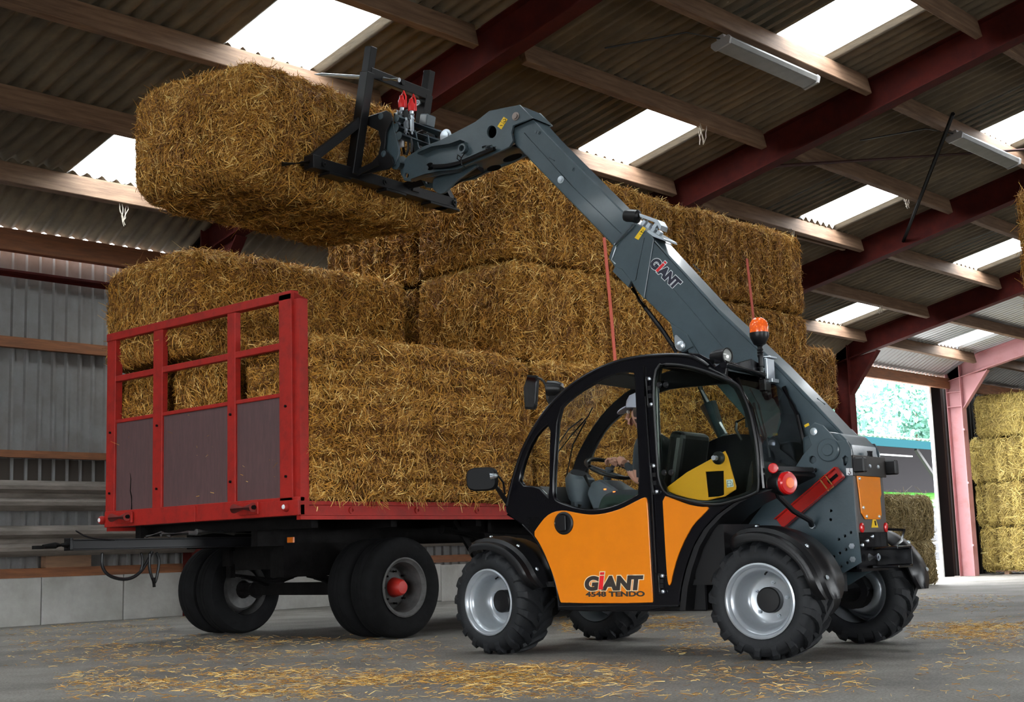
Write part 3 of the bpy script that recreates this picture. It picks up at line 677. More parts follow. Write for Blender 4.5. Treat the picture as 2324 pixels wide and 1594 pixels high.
for x in (8.5,9.35,10.2,11.05,12.4,14,15.5):
    b=MB(); b.lathe((x,TY0+.018,1.235),(0,-1,0),[(.035,0),(.035,.012),(.015,.012),(.015,0)],14); b.build('lashing_ring',M_red,tr,smooth=True)
# front beam and headboard
b=MB(); b.bb((TX-.03,TY0,1.19),(TX+.05,TY1,1.36)); fb=b.build('front_beam',M_red,tr,bevel=.006)
text('number_marking','4240',M_decald,fb,(TX-.032,11.66,1.235),(0,-1,0),(0,0,1),.10,offset=-.002,sx=.72)
b=MB(); b.bb((TX-.045,11.5,1.19),(TX-.03,12.05,1.345)); b.build('welded_plate',M_red,fb,bevel=.004)
b=MB(); b.bb((TX-.045,TY0-.02,1.19),(TX-.03,10.9,1.33)); b.build('welded_plate',M_red,fb,bevel=.004)
def post(y0,y1,z0,z1,nm='post',x0=-.02,x1=.05):
    b=MB(); b.bb((TX+x0,y0,z0),(TX+x1,y1,z1)); return b.build(nm,M_red,tr,bevel=.006)
post(9.98,10.17,1.3,3.26,x0=-.03,x1=.07)           # near corner post
b=MB(); b.bb((TX+.0,9.90,1.19),(TX+.10,9.985,3.2)); b.prism([(TX+.10,9.90,3.2),(TX,9.985,3.2),(TX,9.985,3.27)],(0.0,0,.0001)); b.build('corner_channel',M_red,tr,bevel=.006)
post(10.87,11.0,1.3,3.22); post(12.13,12.3,1.3,3.22); post(13.03,13.2,1.2,3.27,x1=.07)
post(9.98,13.2,3.20,3.285,'top_rail',-.03,.06)
post(10.1,13.1,2.745,2.81,'middle_rail',-.015,.045); post(10.1,13.1,2.295,2.335,'panel_rail',-.01,.04); 
for y0,y1 in ((10.17,10.87),(11.0,12.13),(12.3,13.03)):
    b=MB(); b.bb((TX+.005,y0-.02,1.345),(TX+.025,y1+.02,2.30)); pn=b.build('plywood_panel',M_ply,tr)
    if y0>12: 
        b=MB(); pts=[(TX+.003,12.72,1.36),(TX+.003,12.725,1.5),(TX+.003,12.75,1.56),(TX+.003,12.74,1.68),(TX+.003,12.76,1.75)]
        b.tube(pts,[.008,.007,.005,.004,.001],5); b.build('crack',M_dark,pn)
def bolt(b,c,ax,r=.014,h=.012): b.cyl(Vector(c),Vector(c)+Vector(ax)*h,r,8)
b=MB()
for y in (10.07,10.93,12.2,13.1):
    for z in (1.55,2.2): bolt(b,(TX-.03,y,z),(-1,0,0))
b.build('panel_bolts',M_dkmetal,tr)
for y in (10.05,13.22):
    b=MB(); b.lathe((TX-.03,y,1.27),(-1,0,0),[(.0,.05),(.03,.05),(.045,.03),(.045,0)],16); c_=b.build('marker_lamp',M_red,tr,smooth=True)
    b=MB(); b.lathe((TX-.075,y,1.27),(-1,0,0),[(0,.012),(.02,.01),(.025,0)],12); b.build('lens',M_white,c_,smooth=True)
for y in (10.62,12.78):
    b=MB(); b.bb((TX-.07,y-.17,1.22),(TX-.04,y+.13,1.34)); h_=b.build('hinge_bracket',M_red,tr,bevel=.006)
    b=MB(); b.cyl((TX-.10,y-.14,1.285),(TX-.10,y+.16,1.285),.045,14); b.build('hinge_tube',mat('dull_red_paint',(.25,.03,.025),.6),h_,smooth=True)
    b=MB(); b.cyl((TX-.10,y-.16,1.285),(TX-.10,y-.139,1.285),.022,10); b.build('hinge_pin',M_dark,h_)
# chassis
b=MB()
for y in (11.0,12.1): b.bb((TX+.3,y-.05,.93),(17.2,y+.05,1.19))
for x in (8.2,9.2,10.4,12,13.6,15.2,16.8): b.bb((x-.04,10.1,1.08),(x+.04,13.0,1.19))
b.build('chassis_rails',M_dkmetal,tr)
b=MB(); b.lathe((9.2,11.55,.90),(0,0,1),[(.45,0),(.55,0),(.55,.10),(.45,.10)],36,close=True); b.build('turntable',M_dkmetal,tr,smooth=True)
b=MB(); b.bb((8.5,10.95,.62),(9.95,11.17,.95)); b.bb((8.6,11.2,.70),(9.8,11.9,.95)); b.bb((8.55,11.93,.74),(9.9,12.05,.9)); b.bb((8.6,11.05,.76),(8.75,12.05,.9)); b.bb((9.7,11.05,.76),(9.85,12.05,.9))
b.build('bogie_frame',M_dkmetal,tr)
for xx in (9.22,15.4,):
    b=MB(); b.bb((xx-.06,10.2,.42),(xx+.06,12.9,.55)); b.cyl((xx,10.5,.48),(xx,10.75,.48),.1,14); b.cyl((xx,12.35,.48),(xx,12.6,.48),.1,14); b.build('axle',M_dkmetal,tr)
    for y in (11.0,12.1):
        b=MB()
        for k in range(5):
            l=.55-.09*k; z=.60+.0-.022*k
            b.bar((xx-l,y,z+.06),(xx,y,z-.01),.07,.016); b.bar((xx,y,z-.01),(xx+l,y,z+.06),.07,.016)
        b.bb((xx-.56,y-.04,.62),(xx-.5,y+.04,.95)); b.bb((xx+.5,y-.04,.62),(xx+.56,y+.04,.95)); b.build('leaf_spring',M_dkmetal,tr)
def twheel(x,y0,out):        # out=-1 outer side faces -y
    wv=empty('wheel',(x,y0,.49),0,tr); ax=(0,out,0)
    for kk,off in ((0,0),(1,.345)):
        b=MB(); pr=[(.29,-.02),(.33,.0),(.40,.012),(.455,.0),(.48,-.03),(.487,-.06),(.487,-.10),(.481,-.105),(.487,-.11),(.487,-.155),(.481,-.16),(.487,-.165),(.487,-.2),(.48,-.25),(.455,-.285),(.40,-.297),(.33,-.285),(.29,-.27)]
        b.lathe(Vector(ax)*-off,ax,pr,56,close=True); b.build('tyre',M_rubberd,wv,smooth=True)
        b=MB(); b.lathe(Vector(ax)*-off,ax,[(.285,-.27),(.285,-.02),(.29,-.005),(.275,.0),(.262,-.02),(.245,-.03),(.235,-.19),(.21,-.22),(.12,-.16 if kk==0 else -.2),(.0,-.16 if kk==0 else -.2)],48); b.build('rim',M_dgrey,wv,smooth=True)
    b=MB(); b.lathe((0,0,0),ax,[(.10,-.17),(.085,-.10),(.078,-.06),(.06,-.035),(.03,-.03),(0,-.03)],24); b.build('hub',M_hub,wv,smooth=True)
    b=MB()
    for k in range(8):
        t=2*math.pi*k/8; b.cyl(Vector((.155*math.cos(t),out*-.17,.155*math.sin(t))),Vector((.155*math.cos(t),out*-.13,.155*math.sin(t))),.012,6)
    b.build('wheel_nuts',M_dkmetal,wv)
for x in (9.21,15.4):
    twheel(x,9.96,-1); twheel(x,13.16,1)
# drawbar
db=MB(); 
db.bb((6.5,11.50,1.025),(8.85,11.62,1.037)); db.bb((6.5,11.50,.935),(8.85,11.62,.947)); db.bb((6.5,11.545,.947),(8.85,11.575,1.025)); db.bb((6.5,11.50,.935),(6.53,11.62,1.05))
dbo=db.build('drawbar',M_blackm,tr,bevel=.003)
b=MB(); b.tube([(6.52,11.56,.99),(6.38,11.56,.985),(6.26,11.56,.975)],[.042,.03,.02],10); b.lathe((6.215,11.56,.97),(0,0,1),[(.025,-.015),(.055,-.015),(.055,.015),(.025,.015)],20,close=True); b.build('towing_eye',M_dkmetal,dbo,smooth=True)
b=MB(); b.bb((8.6,11.2,.88),(9.0,11.9,.98)); b.build('drawbar_hinge',M_dkmetal,tr)
b=MB(); b.tube([(7.45,11.5,1.07),(7.75,11.5,1.08),(7.9,11.5,1.075)],.022,8); b.tube([(7.85,11.5,1.085),(8.3,11.5,1.085)],.035,10); b.tube([(8.3,11.5,1.08),(8.7,11.5,1.06)],.02,8); b.tube([(7.3,11.52,1.05),(7.45,11.5,1.09),(7.55,11.5,1.05)],.014,6)
b.build('brake_actuator',M_dgrey,dbo,smooth=True)
def hose(px,Yv,r,nm,par,m=M_plastic):
    b=MB(); b.tube(chaikin([pY(x,y,Yv) for x,y in px],2,False),r,8); return b.build(nm,m,par,smooth=True)
hose([(232,1255),(230,1285),(245,1308),(285,1318),(315,1305),(335,1275),(345,1252)],11.48,.016,'hose',dbo)
hose([(320,1255),(325,1275),(318,1300)],11.48,.012,'hose',dbo)
hose([(340,1255),(338,1290),(347,1318),(352,1325),(358,1300),(362,1270),(355,1255)],11.47,.014,'hose',dbo)
b=MB(); b.cyl(pY(348,1312,11.46),pY(350,1333,11.46),.022,8,.015); b.build('hose_coupling',M_dkmetal,dbo)
hose([(172,1205),(200,1222),(260,1226)],11.5,.008,'cable',dbo)
b=MB(); b.bb((7.92,12.6,1.0),(7.96,12.7,1.19)); b.build('reflector_bracket',M_dkmetal,tr)
b=MB(); b.bb((7.9,12.55,.985),(7.95,12.72,1.0)); b.build('red_tag',M_hub,tr)
q=pX(660,1226,8.47); b=MB(); b.box(q,(.02,.10,.055)); b.build('orange_marker_lamp',mat('amber_marker',(.6,.14,.01),.35),tr,bevel=.004)
b=MB(); b.bb((10.75,10.3,.30),(10.8,10.35,1.19)); b.bb((11.5,10.3,.30),(11.55,10.35,1.19)); b.bar((10.78,10.32,.35),(12.6,10.32,.35),.05,.05); b.bar((10.25,10.32,1.15),(10.78,10.32,.5),.04,.06); b.build('underrun_guard',M_dkmetal,tr)
b=MB(); b.tube([(10.0,10.25,1.05),(10.6,10.25,.97),(11.5,10.25,.93),(13,10.25,1.0)],.05,8); b.build('air_tank_pipe',M_dkmetal,tr,smooth=True)

# ================================================================== THE TELEHANDLER  (local axes: x forward, y to its left, z up)
T=empty('telehandler',M0,math.pi/2+AL); tag(T,'orange and slate compact telehandler with black cab, lifting a bale over the red trailer','telehandler')
OUTY=Vector((0,1,0))
def wheel(a,bo,out,steer,label=None):
    wv=empty('wheel',(a,bo,.41),0,T); wv.rotation_euler=(0,0,steer)
    W=.38; ax=(0,out,0); o=Vector(ax)
    b=MB(); pr=[(.252,-.02),(.27,-.002),(.31,.008),(.352,.0),(.374,-.02),(.386,-.06),(.389,-.12),(.389,-.26),(.386,-.32),(.374,-.36),(.352,-.38),(.31,-.388),(.27,-.378),(.252,-.36)]
    b.lathe((0,0,0),ax,pr,64,close=True); b.build('tyre',M_rubber,wv,smooth=True)
    b=MB(); NL=17; da=.085
    for k in range(NL):
        for sd in (0,1):
            t0=2*math.pi*(k+.5*sd)/NL; secs=[]
            for (h,rb,rt,ta) in ((-.205,.38,.414,0),(-.15,.38,.416,.13),(-.09,.38,.415,.235),(-.035,.375,.407,.30),(-.004,.352,.383,.33),(.008,.322,.342,.35)):
                hh=h if sd==0 else -.38-h; aa=t0-ta*1.05; wd=da*(1.0 if rt>.4 else .8)
                def pt(r,t): return Vector((math.cos(t)*r,out*hh,math.sin(t)*r*1.0))
                secs.append([pt(rb,aa-wd*1.15),pt(rt,aa-wd*.8),pt(rt,aa+wd*.8),pt(rb,aa+wd*1.15)])
            vs=[v for s_ in secs for v in s_]; n_=len(secs)
            fs=[(i*4+j,i*4+(j+1)%4,(i+1)*4+(j+1)%4,(i+1)*4+j) for i in range(n_-1) for j in range(4)]+[(0,1,2,3),tuple(range(n_*4-4,n_*4))]
            b.add(vs,fs)
    b.build('tread',M_rubber,wv,bevel=0)
    b=MB(); b.lathe((0,0,0),ax,[(.245,-.37),(.25,-.03),(.262,-.012),(.262,.0),(.25,.004),(.238,-.006),(.232,-.03),(.214,-.042),(.208,-.06),(.200,-.10),(.196,-.15),(.18,-.19),(.165,-.205),(.15,-.21),(.08,-.21)],64); b.build('rim',M_rim,wv,smooth=True)
    b=MB(); b.lathe((0,0,0),ax,[(.09,-.21),(.09,-.155),(.082,-.148),(.0,-.146)],32); b.build('hub_cap',M_blackm,wv,smooth=True)
    for k in range(5):
        t=2*math.pi*k/5+.5; c=Vector((.122*math.cos(t),out*-.212,.122*math.sin(t)))
        b=MB(); b.cyl(c,c+o*.022,.014,6); b.cyl(c+o*.02,c+o*.034,.007,8); b.build('wheel_bolt',M_zinc,wv)
    c=Vector((-.02,out*-.12,.20)); b=MB(); b.cyl(c,c+Vector((0,out*.045,-.02)),.007,6); b.build('valve',M_blackm,wv)
wheel(.03,0,1,R_(2)); wheel(2.40,0,1,R_(-7)); wheel(.03,-2.02,-1,R_(2)); wheel(2.40,-1.98,-1,R_(-7))
# fenders
def fender(a,b0,out,t0,t1,nm='fender'):
    c=Vector((a,b0,.41)); prof=[(.425,.055),(.445,.06),(.468,.05),(.478,.0),(.505,-.02),(.508,-.10),(.52,-.12),(.52,-.22),(.508,-.24),(.505,-.36),(.49,-.38)]
    n=28; b=MB(); m_=len(prof)
    for i in range(n+1):
        t=t0+(t1-t0)*i/n; e=abs(2*i/n-1); k=max(0,(e-.72)/.28); sq=1-.55*k*k
        for r,h in prof:
            rr=r+.0; hh=(h+.16)*sq-.16
            b.v.append(c+Vector((rr*math.cos(t),out*hh,rr*math.sin(t)-.02*k)))
        for r,h in reversed(prof):
            rr=r-.012; hh=(h+.16)*sq-.16
            b.v.append(c+Vector((rr*math.cos(t),out*hh*.99,rr*math.sin(t)-.02*k)))
    q=2*m_; b.f+=[(i*q+j,i*q+(j+1)%q,(i+1)*q+(j+1)%q,(i+1)*q+j) for i in range(n) for j in range(q)]+[tuple(range(q)),tuple(range(n*q,n*q+q))]
    f=b.build(nm,M_plastic,T,smooth=True)
    for tt in (t1-.25,t1-.75,t0+.5):
        cc=c+Vector((.512*math.cos(tt),out*-.06,.512*math.sin(tt))); nn=Vector((math.cos(tt),0,math.sin(tt)))
        b=MB(); b.lathe(cc,nn,[(0,.012),(.012,.01),(.017,0)],12); b.build('fender_bolt',M_zinc,f,smooth=True)
    return f
fender(.03,.01,1,R_(60),R_(177)); fender(.03,-2.04,-1,R_(60),R_(177))
fender(2.40,.0,1,R_(62),R_(165)); fender(2.40,-1.98,-1,R_(62),R_(165))
# chassis and axles
b=MB(); b.bb((-.12,-1.2,.42),(2.35,-.60,.75)); b.bb((.55,-.75,.33),(1.85,-.2,.6)); b.build('chassis',M_blackm,T,bevel=.01)
for a in (.03,2.40):
    b=MB(); b.cyl((a,-.38,.41),(a,-1.64,.41),.085,16); b.tube([(a,-.72,.41),(a,-.82,.41),(a,-1.02,.41),(a,-1.12,.41)],[.09,.17,.17,.09],20); b.cyl((a,-.30,.41),(a,-.42,.41),.14,20); b.cyl((a,-1.60,.41),(a,-1.72,.41),.14,20); b.build('axle',M_blackm,T,smooth=True)
b=MB(); b.bb((.14,-1.2,.36),(.17,-1.16,.44)); b.build('axle_sticker',M_decal,T)

# ---- cab
CO=[(1153.6,1168),(1150,1150),(1158,1115),(1169,1072.5),(1184.5,1025),(1205.6,983),(1232,941),(1263.5,904),(1303,869.6),(1356,838),(1421.7,814),(1500.7,806),(1563,806.7),(1590,818.6),(1608,832),(1650,850),(1690,890),(1706,940),(1718,1003),(1724,1069),(1726,1118),(1702,1125),(1665,1143),(1628,1170),(1598,1202),(1575,1242),(1558,1292),(1548,1335),(1543,1388),(1270,1388),(1268,1376),(1263.4,1330.7),(1250.5,1289.4),(1232,1250.7),(1209,1214.5),(1186,1191)]
H1=[(1182,1101.5),(1190,1060),(1205,1018),(1225,983),(1253,959),(1250,1040),(1250,1130),(1238,1118),(1225,1104)]
H2=[(1271.5,933),(1298,906.5),(1332,883),(1382,856),(1421.7,846),(1440,846),(1443,852),(1448,970),(1455.5,1118),(1435,1130.5),(1395,1149),(1353,1157),(1316,1154),(1275,1141),(1263,1134),(1260,1110),(1264,1040)]
H3=[(1492,838),(1529,834),(1582,844),(1630,862),(1664,877),(1680,905),(1695,945),(1706,1003),(1711,1069),(1709,1108),(1690,1120),(1650,1132),(1600,1138),(1550,1128),(1505,1112),(1497,1000)]
BN=-.09
side=sideplate('cab_side_frame',CO,[H1,H2,H3],M_black,T,BN,.05,smooth=1,bevel=.010)
# far side frame: the same shape, one large opening
OUT=[S(x,y,BN) for x,y in CO]
HF=[S(x,y,BN) for x,y in [(1200,1100),(1208,1050),(1228,1000),(1252,960),(1290,925),(1330,895),(1385,868),(1440,860),(1560,850),(1640,875),(1668,930),(1650,985),(1600,975),(1540,972),(1490,992),(1445,1030),(1420,1085),(1400,1120)]]
BF=-.90; sh_=Vector((0,BF-BN,0))
plate('cab_side_frame',[p+sh_ for p in chaikin(OUT,1)],[[p+sh_ for p in chaikin(HF,1)]],M_black,T,(0,BF,0),(1,0,0),(0,0,1),.05,.008)
def glass(nm,px,b_,m=M_glassc,par=T):
    pts=chaikin([S(x,y,b_) for x,y in px],1); return plate(nm,pts,[],m,par,(0,b_,0),(1,0,0),(0,0,1),.005,.0005)
glass('window_pane',[(x,y) for x,y in H1],BN+.0)
glass('window_pane',[(x,y) for x,y in H2],BN-.0)
pts=[p+sh_ for p in HF]; plate('window_pane',pts,[],M_glassc,T,(0,BF,0),(1,0,0),(0,0,1),.005,.0005)
# hinged rear side window: bulging pane with rubber seal, standing proud of the frame
RW=[(1479,829),(1529,826.5),(1582,836),(1634.5,855.5),(1674,871),(1687,895),(1703,937),(1716,1003),(1721.5,1069),(1722,1113),(1713,1121),(1680,1133),(1631.6,1147),(1592,1144),(1550,1134),(1497,1118),(1490,1020)]
rwp=chaikin([S(x,y,BN+.05) for x,y in RW],2)
b=MB(); b.tube(rwp+[rwp[0]],.011,8,cap=False); seal=b.build('window_seal',M_plastic,T,smooth=True)
plate('rear_side_window',rwp,[],M_glass,T,(0,BN+.05,0),(1,0,0),(0,0,1),.006,.0005)
for x,y in ((1497,874),(1512,874),(1508,1073),(1524,1073)):
    p=S(x,y,BN+.055); b=MB(); b.lathe(p,(0,1,0),[(.022,0),(.022,.01),(.015,.016),(0,.016)],16); b.build('window_fixing',M_plastic,seal,smooth=True)
b=MB(); p=S(1690,948,BN+.0); pts=[S(x,y,BN-.02) for x,y in ((1697,945),(1672,958),(1670,975),(1683,1000))]; b.tube(pts,.012,8); b.bar(S(1697,940,BN),S(1698,970,BN),.03,.03); b.build('window_latch',M_plastic,T,smooth=True)
# door: orange panel, handle, lettering
DP=[(1210.4,1212),(1224.6,1191),(1240,1172),(1258,1161.6),(1279,1158.5),(1302,1163),(1330.5,1168),(1353.7,1168.6),(1382,1164),(1413,1154),(1440,1140),(1462,1129),(1468,1130.5),(1471,1150),(1477.7,1279),(1483,1364),(1480,1369.5),(1276,1369.5),(1272,1365.6),(1266,1341),(1258,1310),(1240,1263.6),(1224.6,1232.6)]
door=sideplate('door_panel',DP,[],M_orange,T,BN+.032,.016,smooth=1,bevel=.004)
RP=[(1504,1124),(1530,1133),(1560,1145),(1590,1151),(1612,1150.8),(1600,1165.5),(1575.8,1188.7),(1556,1222),(1537,1266),(1526.7,1305),(1523,1325.6),(1519,1331),(1515,1315),(1511,1253),(1507,1180)]
sideplate('rear_side_panel',RP,[],M_orange,T,BN+.032,.016,smooth=1,bevel=.003)
TEXTPL=BN+.0415
def dirs(p,q,b_): 
    A=S(*p,b_);B=S(*q,b_); ax=(B-A).normalized(); return A,B,ax
A,Bq,ax=dirs((1327,1339),(1460,1339),TEXTPL); L=(Bq-A).length; up=Vector((0,0,1)); ax=Vector((-1,0,0))
def logo(par,org,ax,up,L,md,mr,mo,lift,LY=.8):
    """the maker's word: G, a tall red i, ANT, with a pale outline"""
    u=ax.normalized(); v=up.normalized(); nn=u.cross(v); s=L/3.55
    def put(ch,x,m,off,dz,sh,nm='lettering',sx=1.0): text(nm,ch,m,par,org+u*(x*s)+nn*dz,u,v*1,s*1.16,offset=off*s*1.0,ext=.0006,shear=sh,sx=sx,sy=LY)
    seq=[('G',-.02,0),('A',1.14,.0),('N',1.90,0),('T',2.72,0)]
    for ch,x,sh in seq: put(ch,x,mo,.125,lift,.14,nm='letter_outline'); 
    for ch,x,sh in seq: put(ch,x,md,.072,lift+.0012,.14)
    def quad(x0,x1,y0,y1,g,m,dz,nm):
        b=MB(); k=.14; b.prism([org+u*((x+k*y)*s)+v*(y*s*LY*1.02)+nn*dz for x,y in ((x0-g,y0-g),(x1+g,y0-g),(x1+g,y1+g),(x0-g,y1+g))],nn*.0008); b.build(nm,m,par)
    quad(.86,1.12,0,.88,.05,mo,lift+.001,'letter_outline'); quad(.86,1.12,.93,1.09,.05,mo,lift+.001,'letter_outline')
    quad(.86,1.12,0,.86,0,mr,lift+.0022,'letter_i'); quad(.86,1.12,.93,1.08,0,mr,lift+.0022,'letter_dot')
logo(door,Vector((A.x,TEXTPL,A.z)),ax,up,L,M_decald,M_decalr,M_decaly,.0)
A=S(1330,1354.5,TEXTPL); text('model_number','4548 TENDO',M_decald,door,A,ax,up,.050,offset=.0022,ext=.0006,sx=1.78,spacing=1.02)
p=S(1280,1188,BN+.04); b=MB(); b.lathe(p,(0,1,0),[(.088,0),(.088,.006),(.08,.012),(.07,.012),(.064,.004),(.0,.002)],40); hd=b.build('door_handle',M_plastic,door,smooth=True); 
b=MB(); pts=[p+Vector((.055*math.cos(t)+.012,.012,.062*math.sin(t))) for t in np.linspace(-math.pi/2,math.pi/2,14)]; pts=[Vector((2*p.x+.024-q.x if 0 else q.x,q.y,q.z)) for q in pts]
b.prism(pts+[p+Vector((-.03,.012,.055)),p+Vector((-.03,.012,-.055))],(0,.016,0)); b.build('handle_paddle',M_plastic,hd,bevel=.004)
p2=S(1262,1188,BN+.056); b=MB(); b.cyl(p2,p2+OUTY*.01,.009,12); b.build('lock',M_zinc,hd,smooth=True)
# perforated speaker patch: little vents
b=MB(); 
for i in range(6):
    for j in range(7):
        c=S(1199+i*4.4+(j%2)*2.2,1176+j*3.9,BN+.026); b.cyl(c,c+OUTY*.004,.0055,6)
b.build('vent_grille',M_dark,T)
# door post with two hinges, lower hinge
def hinge(x0,y0,x1,y1):
    b=MB(); p=S(x0,y0,BN+.045); q=S(x1,y1,BN+.045); b.cyl(p,q,.008,10); 
    for t in (0,.35,.65,1): c=p.lerp(q,t); b.box(c+Vector((-.012,-.01,0)),(.04,.015,.03))
    h=b.build('door_hinge',M_blackm,T,smooth=False)
    for t in (.02,.98):
        c=p.lerp(q,t)+Vector((-.03,.0,0)); b=MB(); b.lathe(c,(0,1,0),[(0,.012),(.012,.008),(.014,-.01)],10); b.build('bolt_head',M_zinc,h,smooth=True)
hinge(1466,860,1471,920); hinge(1476,1057,1483,1118); hinge(1495,1307,1497,1344)
b=MB(); b.tube([S(x,y,BN+.04) for x,y in((1460.5,832),(1464,900),(1475,1060),(1480,1128),(1489,1300))],.006,6); b.build('door_edge_trim',M_black,T,smooth=True)
# raised outer tube running along the cab arch, sill edge and wheel arch band
arch=chaikin([S(x,y,BN+.02) for x,y in CO[1:15]],2,False)
b=MB(); b.tube(arch,.016,10); b.build('cab_arch_tube',M_black,T,smooth=True)
b=MB(); b.tube([S(x,y,BN+.02) for x,y in ((1152,1168),(1186,1191),(1209,1214.5),(1232,1250.7),(1250.5,1289.4),(1263.4,1330.7),(1269,1378),(1400,1376.5),(1541,1376))],.008,8); b.build('door_edge_trim',M_black,T,smooth=True)
ab=[(1543,1386),(1548,1335),(1558,1292),(1575,1242),(1598,1202),(1628,1170),(1665,1143),(1702,1125),(1740,1112)]
b=MB(); A1=[S(x,y,BN+.02) for x,y in ab]; A2=[p+Vector((-.045,0,0)) for p in A1]; 
b.loft(A1,A2); b.loft(A2,[p+Vector((0,-.42,0)) for p in A2]); b.build('wheel_arch',M_plastic,T,smooth=True)
# roof skin between the two side frames, front and rear screens
NF=OUT[1:]; arcn=chaikin([S(x,y,BN) for x,y in CO[10:15]],2,False)
b=MB(); b.loft([p+Vector((0,0,-.005)) for p in arcn],[p+sh_+Vector((0,0,-.005)) for p in arcn]); b.loft([p+Vector((0,0,-.03)) for p in arcn],[p+sh_+Vector((0,0,-.03)) for p in arcn]); b.build('cab_roof',M_black,T,smooth=True)
fr_=chaikin([S(x,y,BN) for x,y in CO[2:11]],2,False); ins=Vector((-.01,0,-.01))
b=MB(); b.loft([p+ins for p in fr_],[p+ins+sh_ for p in fr_]); b.build('windscreen',M_glassc,T,smooth=True)
b=MB(); b.bar(S(1358,846,-.15),S(1358,846,-.15)+Vector((0,-.7,0)),.05,.05); b.bar(S(1372,858,-.15),S(1372,858,-.15)+Vector((0,-.7,0)),.20,.015,(.3,0,1)); b.build('sun_visor_beam',M_blackm,T)
rr=[S(x,y,BN) for x,y in ((1640,862),(1672,930),(1690,1010),(1700,1110))]
b=MB(); b.loft([p+Vector((-.10,-.02,0)) for p in rr],[p+sh_+Vector((-.10,.02,0)) for p in rr]); b.build('rear_window',M_glass,T)
# far rear post
for vv in (sh_,Vector((0,-.03,0))):
    b=MB(); b.tube([p+vv+Vector((-.10,0,0)) for p in rr],.02,8); b.build('rear_post',M_black,T,smooth=True)
b=MB(); b.tube([S(1702,882,-.4),S(1722,920,-.4),S(1738,985,-.4),S(1747,1038,-.4)],.007,6); b.tube([S(1710,915,-.38),S(1735,1000,-.38)],.012,6); b.build('rear_wiper',M_blackm,T,smooth=True)
# front wipers
b=MB(); 
for px in ([(1262,1032),(1300,985),(1335,945),(1345,925)],[(1261,1018),(1290,975),(1322,950)],[(1286,1080),(1300,1010),(1330,955)]):
    b.tube([S(x,y,-.6) for x,y in px],.006,6)
b.build('front_wiper',M_blackm,T,smooth=True)
# cab lower front body and floor
low=[(1153,1168),(1154,1130),(1165,1102),(1225,1104),(1262,1138),(1262,1170),(1200,1205),(1186,1191)]
b=MB(); b.prism([S(x,y,BN-.04) for x,y in low],(0,-.78,0)); b.build('front_body',M_blackm,T)
b=MB(); b.bb((.35,-.88,.52),(1.95,-.14,.56)); b.bb((.35,-.88,.56),(.6,-.14,.95)); b.build('cab_floor',M_blackm,T)
b=MB(); q=S(1262,1140,-.5); b.bb((q.x-.02,-.86,.95),(q.x+.03,-.2,q.z+.06)); b.build('front_ledge',mat('blue_grey_trim',(.08,.14,.15),.6),T,bevel=.01)
# dashboard, column, steering wheel
c0=S(1318,1140,-.42); c1=S(1316,1088,-.42)
b=MB(); b.tube([c0+Vector((0,0,-.35)),c0,c0.lerp(c1,.6),c1,c1+Vector((-.01,0,.03))],[.07,.09,.115,.12,.10],24); b.build('instrument_pod',M_grayp,T,smooth=True)
b=MB(); q=c1+Vector((-.012,0,.035)); b.lathe(q,(-.5,.15,.85),[(.09,.0),(.085,.004),(0,.004)],24); b.build('instrument_face',mat('gauge_face',(.03,.03,.035),.2),T,smooth=True)
g0=[S(x,y,-.3) for x,y in ((1340,1095),(1362,1088),(1410,1118),(1408,1130),(1388,1155),(1345,1158),(1330,1120))]
b=MB(); b.prism(g0,(0,-.3,0)); con=b.build('side_console',M_grayp,T,bevel=.015)
for x,y in ((1373,1111),(1394,1117)): b=MB(); b.box(S(x,y,-.29),(.018,.01,.010)); b.build('indicator_light',mat('orange_indicator',(1,.2,.02),.4,emit=(1,.2,.03),es=1.2),con)
for (x0,y0,x1,y1) in ((1327,1080,1338,1105),(1316,1146,1313,1155)): 
    b=MB(); b.tube([S(x1,y1,-.26),S(x0,y0,-.26)],[.009,.016],10); b.build('control_lever',M_plastic,con,smooth=True)
sc_=S(1384,1064,-.45); tilt=Vector((-.42,.12,.9)).normalized(); d_,s_,t_=frame_of(tilt)
b=MB(); n_=48; ring=[sc_+(s_*math.cos(2*math.pi*k/n_)+t_*math.sin(2*math.pi*k/n_))*.195 for k in range(n_+1)]; b.tube(ring,.016,10,cap=False); sw=b.build('steering_wheel',M_plastic,T,smooth=True)
b=MB(); 
for k in (0,1,2): 
    a_=2*math.pi*k/3+.4; b.bar(sc_-tilt*.03,sc_+(s_*math.cos(a_)+t_*math.sin(a_))*.19,.03,.01,tilt)
b.cyl(sc_-tilt*.28,sc_-tilt*.0,.035,14); b.build('steering_column',M_grayp,sw)
# seat
b=MB(); b.box(S(1500,1150,-.5)+Vector((0,0,0)),(.46,.46,.14)); st_=b.build('driver_seat',M_blackm,T,bevel=.04,seg=3)
sx=S(1500,1150,-.5).x; sz=S(1500,1150,-.5).z
b=MB(); b.box((sx-.24,-.5,sz+.30),(.13,.46,.52),rot=(0,R_(-12),0)); b.build('seat_backrest',M_blackm,st_,bevel=.05,seg=3)
b=MB(); b.bb((sx-.3,-.8,.56),(sx+.25,-.2,sz-.07)); b.build('seat_base',M_blackm,T)
